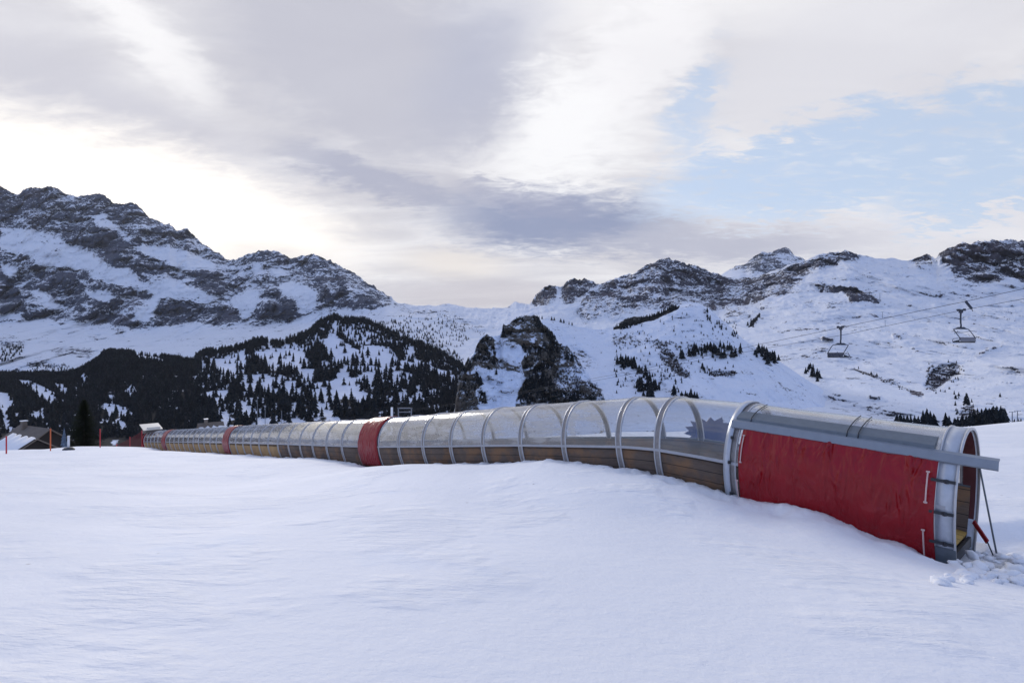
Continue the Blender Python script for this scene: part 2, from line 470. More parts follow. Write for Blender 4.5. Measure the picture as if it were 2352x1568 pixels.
def lumps(X, Y):
    """dug and trampled snow round the open end"""
    cx_, cy_ = 12.0, 10.4
    w = np.exp(-(((X - cx_) / 2.6) ** 2 + ((Y - cy_) / 1.5) ** 2))
    w = np.clip(w * 1.5, 0, 1)
    n = fbm(X * 1.7, Y * 1.7, X * 0, 4, 0.6, 5)
    n2 = np.clip(fbm(X * 3.2, Y * 3.2, X * 0 + 3, 3, 0.5, 9), 0, 1)
    st = lambda v, a, b: np.clip((v - a) / (b - a), 0, 1) ** 2 * (3 - 2 * np.clip((v - a) / (b - a), 0, 1))
    wob = 0.25 * fbm(X * .6, Y * .6, X * 0, 3, .5, 13)
    pit = st(X + wob, 9.9, 10.6) * (1 - st(Y + wob, 13.1, 13.6)) * st(Y + wob, 9.0, 10.2) * (1 - st(X, 22, 30))
    return w, w * (0.24 * n + 0.42 * n2) - 0.30 * pit
def ground(X, Y):
    r = np.sqrt(X * X + Y * Y)
    Rn = np.interp(np.arctan2(X, Y), [-2.5, -0.75, -0.45, -0.3, 0.2, 0.75, 2.5], [62, 66, 84, 95, 80, 88, 88])
    rr = np.minimum(r, Rn * 1.04); k = rr / np.maximum(r, 1e-6)
    z = ground_near(X * k, Y * k)
    # small soft undulation and the crusted edge beside the boards
    z = z + 0.10 * fbm(X * 0.11, Y * 0.11, X * 0, 3, 0.5, 33) * np.clip(r / 8, 0, 1.6) + 0.035 * fbm(X * 0.35, Y * 0.35, X * 0, 4, 0.5, 3) * np.clip(r / 6, 0.25, 1.5)
    w, l = lumps(X, Y); z = z + l
    # roll over into the valley
    e = np.maximum(r - Rn, 0)
    z = z - 0.0045 * np.minimum(e, 60) ** 2 - 0.54 * np.maximum(e - 60, 0) * np.exp(-e / 700) - 0.05 * np.minimum(e, 1500)
    return z, w

nr = 430
rad = np.concatenate([[0.0], np.geomspace(0.6, 120, nr), np.geomspace(126, 9000, 60)])
azf = np.radians(np.concatenate([np.linspace(-52, 52, 560), np.linspace(54, 306, 85)]))
RR, AA = np.meshgrid(rad, azf, indexing='ij')
GX, GY = RR * np.sin(AA), RR * np.cos(AA)
GZ, GW = ground(GX, GY)
bi, du, da = tunnel_coords(GX, GY)
inside = np.clip((1.02 - np.abs(du)) / 0.25, 0, 1) * ((da > -0.05) | (bi > 1)) * (np.sqrt(GX ** 2 + GY ** 2) < 100) * (bi < 296)
GZ = np.minimum(GZ, GZ * (1 - inside) + inside * (_fl[bi] - 0.25))
near_edge = np.exp(-((du + 1.35) / 0.5) ** 2) * (RR < 95) * (RR > 8)
GZ = GZ + near_edge * 0.17 * fbm(GX * 1.9, GY * 1.9, GX * 0, 4, 0.6, 21)
nA = len(azf)
ii, jj = np.meshgrid(np.arange(len(rad) - 1), np.arange(nA), indexing='ij')
j2 = (jj + 1) % nA
FQ = np.stack([ii * nA + jj, (ii + 1) * nA + jj, (ii + 1) * nA + j2, ii * nA + j2], -1).reshape(-1, 4)
FQ = FQ[:, ::-1]
g_ob = np_mesh('snow_ground', np.stack([GX, GY, GZ], -1).reshape(-1, 3), FQ, M['snow'], True, {'dirt': GW.ravel() * 0.9})
tag(g_ob, 'smooth snow covered ski slope with faint tracks falling away to the valley', None, None, 'structure')
def gz(x, y):
    return float(ground(np.array([float(x)]), np.array([float(y)]))[0][0])
# ------------------------------------------------------------------ mountains
def inpoly(x, y, poly):
    c = np.zeros(x.shape, bool); n = len(poly)
    for i in range(n):
        x1, y1 = poly[i]; x2, y2 = poly[(i + 1) % n]
        if y1 == y2: continue
        m_ = ((y1 > y) != (y2 > y)) & (x < (x2 - x1) * (y - y1) / (y2 - y1) + x1)
        c ^= m_
    return c
_WC = {}
def soft(x, y, poly, px=6.0, seed=0, fr=0.02, amp=9.0):
    """soft membership with frayed border"""
    key = (id(x), x.shape, seed, fr)
    if key not in _WC:
        if len(_WC) > 12: _WC.clear()
        _WC[key] = (x, fbm(x * fr, y * fr, x * 0 + seed, 4, 0.55, seed), fbm(x * fr + 31, y * fr - 7, x * 0 + seed, 4, 0.55, seed + 3))
    _, na, nb_ = _WC[key]
    s = np.zeros(x.shape); m_ = px + amp + 2
    pxs = [p[0] for p in poly]; pys = [p[1] for p in poly]
    sel = (x > min(pxs) - m_) & (x < max(pxs) + m_) & (y > min(pys) - m_) & (y < max(pys) + m_)
    if not sel.any(): return s
    xs = x[sel] + amp * na[sel]; ys = y[sel] + amp * 0.7 * nb_[sel]; q_ = np.zeros(xs.shape)
    offs = ((0, 0), (px, 0), (-px, 0), (0, px), (0, -px))
    for a, b in offs: q_ += inpoly(xs + a, ys + b, poly)
    s[sel] = q_ / len(offs)
    return s
def sc(pts, k, ox, oy): return [(ox + p[0] * k, oy + p[1] * k) for p in pts]
Z1 = lambda *p: sc(p, .4297, 0, 367.5)
R2 = lambda *p: sc(p, .3125, 735, 551)
R3 = lambda *p: sc(p, .401, 1408.75, 520.6)
B2 = lambda *p: sc(p, .2734, 428.75, 704)
B7 = lambda *p: sc(p, .2604, 0, 765.6)
T6 = lambda *p: sc(p, .15625, 1010.6, 704.4)

MASS = {}
def mountain(name, rows, x0, x1, nx, nv, mt, label, maskf, jag=6.0, relief=60.0, rs=0.004, back=True, seed=0, vpow=1.0, jr=0.02):
    """rows: list from foot to ridge of curves [(x, y, D), ...]"""
    xs = np.linspace(x0, x1, nx)
    ctl = []
    for r in rows:
        r = sorted(r); a = np.array(r)
        ctl.append((np.interp(xs, a[:, 0], a[:, 1]), np.interp(xs, a[:, 0], a[:, 2])))
    cy = np.array([c[0] for c in ctl]); cd = np.array([c[1] for c in ctl])
    R = len(rows)
    t = np.linspace(0, R - 1, nv)
    def cub(c):
        m_ = np.zeros_like(c)
        m_[1:-1] = (c[2:] - c[:-2]) / 2; m_[0] = c[1] - c[0]; m_[-1] = c[-1] - c[-2]
        k = np.minimum(t.astype(int), R - 2); f = (t - k)[:, None]
        h00 = 2 * f ** 3 - 3 * f ** 2 + 1; h10 = f ** 3 - 2 * f ** 2 + f; h01 = -2 * f ** 3 + 3 * f ** 2; h11 = f ** 3 - f ** 2
        return h00 * c[k] + h10 * m_[k] + h01 * c[k + 1] + h11 * m_[k + 1]
    y = cub(cy); D = cub(cd); x = np.broadcast_to(xs, y.shape).copy()
    # ridge jaggedness follows the rock
    rock, scrub = maskf(x, y)
    tt = (t / (R - 1))[:, None] + 0 * x
    X, Y, Z = (x - CX) / F * D, D * QY, (CY - y) / F * D
    X0, Y0, Z0 = X, Y, Z
    q = rs
    n1 = fbm(X * q, Z * q * 1.6, Y * q * 0.4, 5, 0.52, seed, True)
    n2 = fbm(X * q * 4, Z * q * 5, Y * q, 4, 0.55, seed + 40)
    edge = np.clip(tt * 6, 0, 1)
    dep = (n1 * relief + n2 * relief * 0.3) * (0.5 + 0.8 * rock) * edge
    k = 1 + dep / D
    X, Y, Z = X * k, Y * k, Z * k       # spurs and gullies push towards or away from the viewer side
    jz = jag * fbm(X0 * jr, Y0 * jr * 0.3, Z0 * jr, 5, 0.6, seed + 80, True) * (0.25 + rock) * np.clip((tt - 0.3) * 2, 0.15, 1)
    Z = Z + jz
    V = np.stack([X, Y, Z], -1); rk = rock; sb = scrub
    if back:
        add = []
        for j, (dd, dz) in enumerate(((1.03, 0.06), (1.10, 0.22), (1.25, 0.5), (1.45, 0.9))):
            H = V[-1, :, 2] - Z0[0].min()
            b = V[-1].copy(); b[:, 0] *= dd; b[:, 1] *= dd; b[:, 2] = V[-1, :, 2] - H * dz + fbm(b[:, 0] * .01, b[:, 1] * .01, b[:, 0] * 0, 3) * relief * 0.3
            add.append(b)
        V = np.concatenate([V, np.array(add)], 0)
        rk = np.concatenate([rk, np.repeat(rk[-1:], 4, 0) * 0.6], 0); sb = np.concatenate([sb, np.repeat(sb[-1:], 4, 0)], 0)
    nR, nC = V.shape[:2]
    # skirt
    sk = V[0].copy(); sk[:, 2] -= 0.35 * Y0[0].max() + 30; sk[:, 1] *= 0.97; sk[:, 0] *= 0.97
    V = np.concatenate([sk[None], V], 0); rk = np.concatenate([rk[:1], rk], 0); sb = np.concatenate([sb[:1], sb], 0); nR += 1
    i, j = np.meshgrid(np.arange(nR - 1), np.arange(nC - 1), indexing='ij')
    Fq = np.stack([i * nC + j, i * nC + j + 1, (i + 1) * nC + j + 1, (i + 1) * nC + j], -1).reshape(-1, 4)
    o = np_mesh(name, V.reshape(-1, 3), Fq, mt, True, {'rock': rk.ravel(), 'scrub': sb.ravel()})
    tag(o, label, None, None, 'structure')
    MASS[o.name] = dict(x=xs, y=y, D=D, V=V[1:1 + nv], rock=rock, scrub=scrub, t=t)
    return o
def on_mass(nm, x, y):
    m_ = MASS[nm]; xs = m_['x']
    i = int(np.clip(np.searchsorted(xs, x), 1, len(xs) - 1))
    f = (x - xs[i - 1]) / (xs[i] - xs[i - 1]); f = min(1, max(0, f))
    col = m_['y'][:, i - 1] * (1 - f) + m_['y'][:, i] * f     # decreasing upwards
    k = int(np.argmin(np.abs(col - y)))
    k = min(max(k, 1), len(col) - 2)
    P = m_['V'][k, i - 1] * (1 - f) + m_['V'][k, i] * f
    return P, m_['D'][k, i]

mmL = mountain_mat('rock_and_snow_west', rot=(0, -0.42, 0), st=(1, 0.6, 3.2), sc=0.0075, rock=(0.042, 0.05, 0.074), rock2=(0.125, 0.133, 0.165), amp=3.3)
mmR = mountain_mat('rock_and_snow_east', rot=(0, 0.75, 0), st=(1, 0.6, 3.0), sc=0.011, rock=(0.034, 0.036, 0.052), rock2=(0.11, 0.105, 0.125), amp=3.0)
mmF = mountain_mat('forest_floor_snow', rot=(0, -0.5, 0), st=(1, 1, 1.5), sc=0.03, rock=(0.03, 0.03, 0.035), rock2=(0.08, 0.07, 0.07), amp=1.3, snow=(0.74, 0.78, 0.88))
mmK = mountain_mat('knoll_snow', rot=(0, 0.5, 0), st=(1, 1, 2.0), sc=0.035, rock=(0.05, 0.05, 0.055), rock2=(0.13, 0.12, 0.12), amp=2.4, snow=(0.745, 0.79, 0.885))  # snow tinted bluer: the shade on the knoll is put into its colour
mmT = mountain_mat('tower_rock', rot=(0, 1.2, 0), st=(1, 1, 2.2), sc=0.075, rock=(0.035, 0.035, 0.036), rock2=(0.17, 0.155, 0.135), amp=1.9, snow=(0.70, 0.77, 0.90))

# --- great massif on the left, running down to the saddle
ridgeA = [(-900, 620, 3300), (-500, 520, 3300), (-200, 445, 3250), (0, 432, 3200), (12, 440, 3200), (26, 443, 3200), (39, 449, 3200), (55, 440, 3200), (69, 436, 3200), (95, 438, 3200), (118, 432, 3200), (132, 437, 3200), (146, 445, 3190), (176, 456, 3180), (193, 449, 3180), (228, 449, 3170), (246, 458, 3160), (262, 469, 3150), (282, 467, 3150), (301, 469, 3150),
          (315, 475, 3140), (327, 484, 3140), (344, 503, 3130), (362, 509, 3120), (378, 518, 3100), (389, 515, 3100), (406, 533, 3100), (418, 531, 3100), (430, 529, 3100), (441, 538, 3100), (456, 552, 3080), (486, 574, 3060), (505, 586, 3060), (524, 600, 3050), (540, 599, 3050), (554, 595, 3040), (580, 583, 3020), (610, 577, 3000), (640, 582, 3000), (662, 595, 2980),
          (688, 593, 2960), (700, 589, 2950), (713, 588, 2950), (748, 595, 2920), (773, 610, 2880), (795, 621, 2860), (820, 635, 2840), (850, 655, 2800), (885, 676, 2760), (915, 697, 2740), (930, 701, 2700), (960, 704, 2680), (1000, 702, 2650), (1035, 699, 2650), (1065, 705, 2640), (1090, 709, 2600), (1150, 709, 2600), (1200, 704, 2560), (1260, 704, 2500), (1400, 720, 2400)]
midA = [(-900, 740, 2500), (0, 728, 2450), (200, 745, 2450), (350, 762, 2400), (500, 750, 2400), (700, 738, 2350), (800, 728, 2300), (900, 735, 2100), (1000, 750, 1950), (1100, 765, 1900), (1250, 780, 1850), (1400, 800, 1800)]
lowA = [(-900, 850, 1800), (0, 840, 1800), (400, 825, 1800), (700, 800, 1700), (850, 800, 1550), (1000, 830, 1400), (1150, 850, 1350), (1400, 860, 1300)]
ftA = [(-900, 960, 1450), (0, 940, 1450), (700, 930, 1350), (1000, 930, 1150), (1400, 960, 1100)]
snowA = [Z1((0, 365), (100, 365), (200, 400), (330, 430), (480, 510), (600, 575), (690, 590), (760, 650), (880, 620), (1000, 680), (1100, 720), (1170, 755), (1100, 775), (960, 750), (820, 725), (700, 680), (560, 655), (430, 590), (300, 575), (200, 560), (130, 500), (0, 500)),
         Z1((470, 300), (560, 290), (610, 360), (700, 430), (780, 480), (720, 455), (620, 400), (540, 360)), Z1((720, 462), (900, 470), (1060, 520), (1160, 580), (1130, 600), (980, 590), (840, 540)),
         Z1((1490, 680), (1560, 650), (1700, 700), (1690, 790), (1620, 830), (1570, 760)), Z1((1340, 560), (1400, 570), (1410, 605), (1360, 615)), Z1((1440, 585), (1540, 600), (1540, 625), (1450, 615)),
         Z1((160, 690), (260, 730), (340, 800), (290, 810), (190, 750)), Z1((700, 850), (860, 700), (900, 720), (860, 760), (800, 870)), Z1((1230, 760), (1330, 700), (1400, 700), (1350, 840), (1290, 860)),
         Z1((20, 560), (110, 600), (60, 640), (10, 600)), Z1((450, 700), (560, 690), (640, 740), (560, 760))]
darkA = [Z1((300, 400), (480, 400), (620, 440), (720, 480), (800, 540), (920, 600), (860, 620), (700, 560), (600, 560), (480, 480)), Z1((1070, 560), (1130, 560), (1240, 690), (1130, 700), (1020, 670)),
         Z1((1400, 850), (1400, 780), (1480, 690), (1590, 830), (1540, 880)), Z1((830, 890), (820, 800), (950, 760), (1100, 800), (1280, 780), (1290, 860), (1100, 880)), Z1((1560, 540), (1700, 560), (1853, 640), (1853, 740), (1740, 810), (1700, 730), (1620, 610)),
         Z1((180, 600), (400, 610), (480, 740), (420, 800), (340, 700), (200, 640)), Z1((0, 590), (60, 640), (160, 820), (0, 820)), Z1((480, 800), (640, 840), (770, 880), (700, 900), (520, 870))]
def maskA(x, y):
    foot = np.interp(x, [-900, 0, 86, 172, 240, 335, 430, 540, 580, 670, 700, 780, 850, 920, 960], [735, 724, 733, 741, 752, 758, 746, 745, 750, 742, 728, 705, 712, 704, 700])
    foot = foot + 10 * fbm(x * .03, y * 0, x * 0, 3, .5, 2)
    r = 0.545 + 0 * x + 0.12 * fbm(x * .012, y * .02, x * 0, 3, .5, 77)
    r = r + 0.16 * np.clip((600 - y) / 100, 0, 1)
    for p in snowA: r = r - 0.62 * soft(x, y, p, 5, 5, .03, 8)
    for p in darkA: r = r + 0.24 * soft(x, y, p, 5, 9, .03, 8)
    below = np.clip((y - foot) / 7 + 0.5, 0, 1)
    r = r * (1 - below) + 0.10 * below
    for p in (Z1((270, 1020), (340, 1000), (480, 1005), (540, 1030), (480, 1060), (300, 1040)), Z1((0, 960), (130, 980), (120, 1060), (60, 1080), (0, 1060)), Z1((140, 1080), (260, 1080), (350, 1130), (180, 1120)), Z1((590, 900), (680, 910), (650, 945))):
        r = r + 0.35 * soft(x, y, p, 4, 3, .05, 6)
    r = np.where(x > 900, np.minimum(r, 0.23), r)
    r = r + 0.18 * soft(x, y, R2((560, 480), (740, 480), (1000, 560), (1240, 700), (1100, 680), (800, 600)), 6, 4)
    s = 0 * x
    s = s + 0.30 * soft(x, y, R2((100, 560), (500, 590), (900, 560), (1200, 700), (1060, 880), (800, 800), (300, 680)), 8, 4)
    return np.clip(r, 0, 1), s
mountain('west_mountain', [ftA, lowA, midA, [(a, b + (c_ - b) * 0.45, d) for (a, b, d), c_ in zip([(x_, y_, d_ - 380) for x_, y_, d_ in ridgeA], np.interp([r[0] for r in ridgeA], [m_[0] for m_ in midA], [m_[1] for m_ in midA]))], ridgeA],
         -320, 1400, 1250, 380, mmL, 'huge rocky mountain streaked with snow falling rightward to the saddle', maskA, jag=20, relief=120, rs=0.0045, seed=1, jr=0.018)

# --- far peak behind the right range
ridgeF = [(1560, 680, 4300), (1640, 640, 4200), (1681, 617, 4200), (1696, 612, 4200), (1714, 606, 4200), (1730, 592, 4200), (1750, 580, 4200), (1762, 584, 4200), (1785, 574, 4200), (1806, 569, 4200), (1816, 577, 4200), (1826, 587, 4200), (1850, 599, 4200), (1900, 622, 4200), (1990, 660, 4200)]
mountain('far_peak', [[(1560, 760, 3300), (1990, 760, 3300)], [(1560, 700, 3700), (1700, 655, 3700), (1800, 650, 3700), (1990, 700, 3700)], ridgeF], 1560, 1990, 240, 120, mmL, 'small sharp rocky summit showing behind the right hand ridge',
         lambda x, y: (np.clip(0.66 - 0.62 * soft(x, y, [(1640, 622), (1690, 618), (1760, 628), (1800, 660), (1640, 660)], 4, 2) - 0.3 * soft(x, y, R3((920, 180), (1000, 160), (1100, 200), (1060, 240), (960, 215)), 4, 2), 0, 1), 0 * x), jag=16, relief=60, rs=.006, seed=6, jr=.02)

# --- range on the right with the wide ski basin
ridgeD = [(1120, 716, 2500), (1150, 712, 2500), (1166, 706, 2500), (1185, 693, 2500), (1204, 699, 2480), (1216, 701, 2470), (1235, 676, 2450), (1248, 664, 2440), (1260, 657, 2430), (1276, 659, 2420), (1288, 661, 2420), (1302, 650, 2410), (1316, 642, 2400), (1329, 648, 2400), (1346, 642, 2380), (1360, 646, 2370), (1373, 655, 2370), (1407, 642, 2350), (1441, 635, 2330), (1461, 627, 2310), (1490, 611, 2300),
          (1509, 599, 2300), (1537, 596, 2300), (1556, 603, 2290), (1577, 611, 2280), (1601, 613, 2270), (1633, 627, 2250), (1660, 637, 2230), (1689, 643, 2200), (1720, 642, 2150), (1750, 636, 2080), (1770, 625, 2040), (1790, 618, 2000), (1810, 611, 1980), (1850, 602, 1920), (1865, 594, 1900), (1882, 587, 1880), (1898, 588, 1870), (1914, 584, 1860), (1930, 583, 1850), (1946, 579, 1840), (1962, 583, 1830), (1978, 589, 1820), (2010, 595, 1800),
          (2050, 595, 1780), (2086, 598, 1760), (2108, 592, 1750), (2130, 588, 1740), (2150, 596, 1730), (2159, 581, 1720), (2176, 571, 1710), (2195, 565, 1700), (2222, 564, 1690), (2251, 560, 1680), (2291, 557, 1670), (2352, 558, 1650), (2500, 590, 1600), (2800, 560, 1500), (3200, 600, 1500)]
upD = [(1120, 735, 2300), (1300, 700, 2150), (1500, 680, 2000), (1650, 700, 1900), (1800, 680, 1640), (1950, 660, 1540), (2150, 670, 1440), (2352, 665, 1380), (3200, 660, 1300)]
midD = [(1120, 760, 2000), (1400, 750, 1800), (1700, 765, 1400), (1900, 760, 1220), (2150, 765, 1100), (2352, 765, 1050), (3200, 750, 1000)]
lowD = [(1120, 850, 1500), (1500, 860, 1250), (1800, 860, 950), (2000, 860, 860), (2200, 870, 800), (2352, 860, 760), (3200, 850, 740)]
ftD = [(1120, 980, 1000), (1500, 970, 800), (1800, 962, 620), (2100, 975, 540), (2352, 985, 500), (3200, 985, 480)]
ft2 = [(a, b + 60, d * 0.82) for a, b, d in ftD]
def maskD(x, y):
    r = 0.05 + 0 * x
    def ad(p, v, px=5, fr=.03, amp=8):
        nonlocal r
        r = np.maximum(r, v * soft(x, y, p, px, 11, fr, amp))
    ad(R3((-60, 330), (0, 300), (130, 255), (250, 190), (320, 180), (480, 225), (560, 260), (700, 305), (900, 285), (1100, 200), (1260, 150), (1340, 140), (1430, 190), (1300, 215), (1180, 260), (1060, 330), (960, 400), (800, 440), (660, 480), (560, 480), (430, 440), (300, 480), (150, 470), (0, 520), (-60, 520)), .58)
    ad(R3((180, 240), (250, 195), (320, 185), (420, 225), (470, 300), (400, 350), (300, 300)), .68)
    ad(R3((1180, 215), (1260, 150), (1340, 140), (1400, 175), (1290, 200), (1180, 250)), .62)
    ad(R2((1540, 490), (1600, 400), (1680, 335), (1730, 345), (1720, 450), (1640, 500)), .70); ad(R2((1770, 350), (1860, 290), (1955, 290), (2040, 335), (1960, 420), (1840, 470), (1770, 450)), .68)
    ad(R2((1960, 400), (2150, 290), (2352, 230), (2400, 540), (2200, 560), (2050, 590), (1850, 570), (1900, 480)), .52)
    ad(R3((1855, 150), (1960, 105), (2352, 85), (2500, 90), (2400, 340), (2250, 290), (2150, 330), (1960, 300), (1900, 230)), .62)
    ad(R3((1870, 150), (1960, 115), (2060, 150), (2040, 210), (1930, 210)), .74); ad(R3((2120, 110), (2280, 105), (2300, 180), (2180, 220), (2100, 160)), .74)
    ad(R3((1700, 190), (1800, 165), (1852, 200), (1845, 240), (1750, 245)), .58)
    ad(R3((1130, 335), (1210, 345), (1290, 345), (1400, 370), (1540, 437), (1360, 432), (1290, 395), (1190, 372)), .74, 3, .05, 5)
    ad(R3((1830, 810), (1960, 790), (2010, 830), (1900, 890), (1840, 950), (1920, 940), (1900, 960), (1830, 950), (1780, 910)), .52, 4, .06, 6)
    ad(R3((1990, 1040), (2060, 1030), (2100, 1090), (1980, 1100)), .5, 4, .06, 6)
    ad(R3((1560, 880), (1620, 890), (1640, 910), (1580, 900)), .6, 3, .06, 5); ad(R3((1690, 930), (1780, 960), (1770, 990), (1700, 965)), .6, 3, .06, 5)
    ad(R3((1455, 965), (1535, 975), (1530, 995), (1470, 985)), .7, 3, .06, 4); ad(R3((1250, 955), (1310, 965), (1300, 972), (1255, 965)), .6, 2, .06, 4)
    ad(R3((1195, 635), (1260, 640), (1258, 652), (1200, 650)), .8, 2, .06, 4); ad(R3((1590, 625), (1650, 630), (1650, 645), (1600, 640)), .7, 2, .06, 4)
    ad(R3((2060, 740), (2230, 682), (2230, 692), (2080, 755)), .5, 2, .06, 4); ad(R3((1310, 803), (1480, 850), (1700, 940), (1780, 975), (1700, 950), (1470, 862)), .42, 2, .06, 4)
    ad(R3((630, 450), (780, 430), (1000, 420), (850, 480), (700, 560), (640, 540)), .30)
    r = r + 0.10 * np.clip(fbm(x * .02, y * .03, x * 0, 3, .5, 31), -0.2, 1) + 0.04
    s = 0.75 * soft(x, y, R3((0, 560), (120, 520), (250, 500), (380, 455), (250, 540), (60, 590)), 3, 2) + 0.85 * soft(x, y, R3((760, 580), (790, 530), (845, 490), (850, 510), (800, 570)), 3, 2, .05, 4)
    return np.clip(r, 0, 1), s
mountain('east_mountain', [ft2, ftD, lowD, midD, upD, ridgeD], 1120, 2800, 1300, 360, mmR, 'long rocky ridge above a broad snow bowl with gullies and outcrops', maskD, jag=18, relief=80, rs=0.007, seed=2, jr=0.03)

# --- knoll with the trees, right of the rock towers
ridgeE = [(1020, 985, 800), (1060, 930, 830), (1140, 800, 850), (1157, 776, 850), (1200, 752, 860), (1245, 733, 870), (1267, 735, 880), (1307, 745, 890), (1323, 750, 900), (1365, 757, 900), (1409, 752, 900), (1449, 742, 900), (1509, 724, 900), (1540, 708, 900), (1561, 701, 900), (1580, 697, 900), (1593, 695, 900), (1609, 698, 890), (1633, 713, 880), (1661, 737, 870), (1681, 753, 860), (1705, 777, 850), (1730, 797, 840), (1760, 812, 830), (1794, 833, 820), (1850, 870, 800), (1900, 905, 780), (1960, 965, 740), (2050, 1010, 700)]
midE = [(1020, 1000, 700), (1100, 900, 720), (1200, 860, 730), (1400, 850, 730), (1600, 840, 730), (1750, 870, 720), (1850, 920, 700), (1960, 985, 660), (2050, 1025, 640)]
ftE = [(1020, 1060, 560), (1200, 990, 560), (1600, 990, 560), (1850, 1020, 560), (2050, 1060, 560)]
def maskE(x, y):
    r = 0.16 + 0 * x
    def ad(p, v, px=5, fr=.04, amp=8):
        nonlocal r
        r = np.maximum(r, v * soft(x, y, p, px, 17, fr, amp))
    ad(R3((230, 660), (300, 670), (400, 800), (460, 880), (380, 860), (280, 780)), .52); ad(R3((540, 820), (620, 830), (710, 830), (700, 860), (600, 870), (545, 850)), .68, 4)
    ad(R3((810, 780), (880, 795), (950, 780), (900, 802)), .7, 3); ad(R3((0, 800), (120, 850), (300, 900), (400, 960), (250, 950), (60, 900)), .40)
    ad(T6((1650, 1090), (1900, 1030), (2352, 1160), (2600, 1350), (1750, 1400)), .52); ad(T6((1850, 560), (2100, 640), (2352, 800), (2300, 900), (2000, 800)), .42)
    ad(R3((0, 620), (200, 600), (260, 660), (100, 700), (0, 680)), .30)
    ad(T6((1900, 700), (2352, 760), (2352, 960), (2100, 900)), .35)
    ad(R3((350, 440), (460, 430), (520, 470), (560, 540), (470, 470)), .4, 3)
    r = r + 0.08 * fbm(x * .03, y * .04, x * 0, 3, .5, 31)
    s = 1.0 * soft(x, y, R3((0, 572), (100, 540), (250, 500), (380, 448), (375, 470), (250, 530), (100, 568), (0, 596)), 1.5, 2, .05, 3)
    return np.clip(r, 0, 1), s
mountain('knoll', [ftE, midE, [(a, b + 22, d - 45) for a, b, d in ridgeE], ridgeE], 1020, 2050, 620, 190, mmK, 'snow covered knoll with scattered conifers behind the transparent tunnel', maskE, jag=3.5, relief=26, rs=0.016, seed=3, jr=.06)

# --- the rock towers and the snow chute between them
ridgeT = [(1036, 1010), (1044, 950), (1049, 907), (1056, 866), (1072, 838), (1089, 815), (1096, 796), (1104, 780), (1111, 775), (1118, 773), (1126, 777), (1132, 778), (1140, 776), (1148, 776), (1153, 764), (1156, 752), (1163, 756), (1170, 748), (1176, 741), (1184, 736), (1197, 737), (1208, 735), (1218, 736), (1227, 734), (1234, 731), (1240, 745), (1247, 752), (1255, 754), (1262, 768), (1270, 773), (1276, 786), (1284, 793), (1292, 797), (1304, 803), (1320, 818), (1345, 850), (1370, 890), (1400, 950), (1430, 1010)]
rT = [[(1040, 880), (1056, 862), (1092, 858), (1100, 880), (1092, 905), (1100, 950), (1040, 960)], [(1086, 822), (1104, 778), (1118, 770), (1132, 776), (1138, 815), (1146, 838), (1160, 850), (1130, 848), (1096, 842), (1070, 862), (1056, 880), (1060, 850)],
      [(1150, 745), (1200, 728), (1240, 725), (1262, 752), (1292, 792), (1290, 830), (1282, 858), (1280, 880), (1290, 905), (1310, 940), (1180, 940), (1190, 905), (1204, 872), (1198, 850), (1202, 815), (1200, 796), (1176, 787), (1160, 775)]]
snowT = [T6((1060, 300), (1180, 270), (1230, 340), (1150, 345)), T6((1330, 480), (1400, 450), (1380, 560), (1320, 560)), T6((1240, 700), (1320, 640), (1300, 720), (1250, 760)), T6((1250, 930), (1450, 800), (1420, 860), (1300, 940)), T6((1420, 560), (1520, 560), (1600, 640), (1500, 620)), T6((690, 560), (760, 560), (780, 740), (730, 740)), T6((1180, 1340), (1260, 1380), (1240, 1420), (1100, 1420))]
scT = [T6((1400, 150), (1450, 150), (1490, 290), (1660, 430), (1760, 560), (1700, 800), (1560, 960), (1500, 1040), (1480, 1000), (1600, 760), (1600, 500), (1420, 300)), T6((1150, 1300), (1300, 1060), (1560, 1050), (1740, 1380), (1200, 1400)), T6((1230, 580), (1600, 650), (1650, 850), (1300, 950), (1220, 800)), T6((520, 700), (600, 480), (700, 430), (800, 600), (850, 860), (560, 850)), T6((500, 960), (560, 960), (620, 1200), (720, 1400), (560, 1400))]
def maskT(x, y):
    r = 0.12 + 0 * x
    for p in rT: r = np.maximum(r, .67 * soft(x, y, p, 2, 3, .06, 6))
    for p in snowT: r = r - .55 * soft(x, y, p, 1.5, 3, .08, 4)
    r = np.maximum(r, .45 * soft(x, y, T6((900, 780), (1180, 900), (1230, 1000), (1000, 960), (820, 900)), 2, 3, .08, 4))
    r = np.maximum(r, .47 * soft(x, y, T6((1620, 1050), (1850, 1000), (2500, 1180), (2600, 1450), (1600, 1450)), 4, 3, .06, 8)); r = np.maximum(r, .40 * soft(x, y, T6((1560, 700), (1850, 560), (2200, 760), (2100, 1000), (1600, 1040)), 4, 3, .06, 8))
    s = 0 * x
    for p in scT: s = np.maximum(s, .52 * soft(x, y, p, 2, 3, .06, 6))
    return np.clip(r, 0, 1), s
mountain('rock_towers', [[(a, 1030, 545) for a, b in ridgeT], [(a, b * .45 + 1030 * .55, 590) for a, b in ridgeT], [(a, b + 8, 626) for a, b in ridgeT], [(a, b, 634) for a, b in ridgeT]], 1036, 1430, 420, 240, mmT,
         'two dark rock towers with a blue snow chute between them', maskT, jag=5, relief=20, rs=0.04, seed=14, jr=.07)

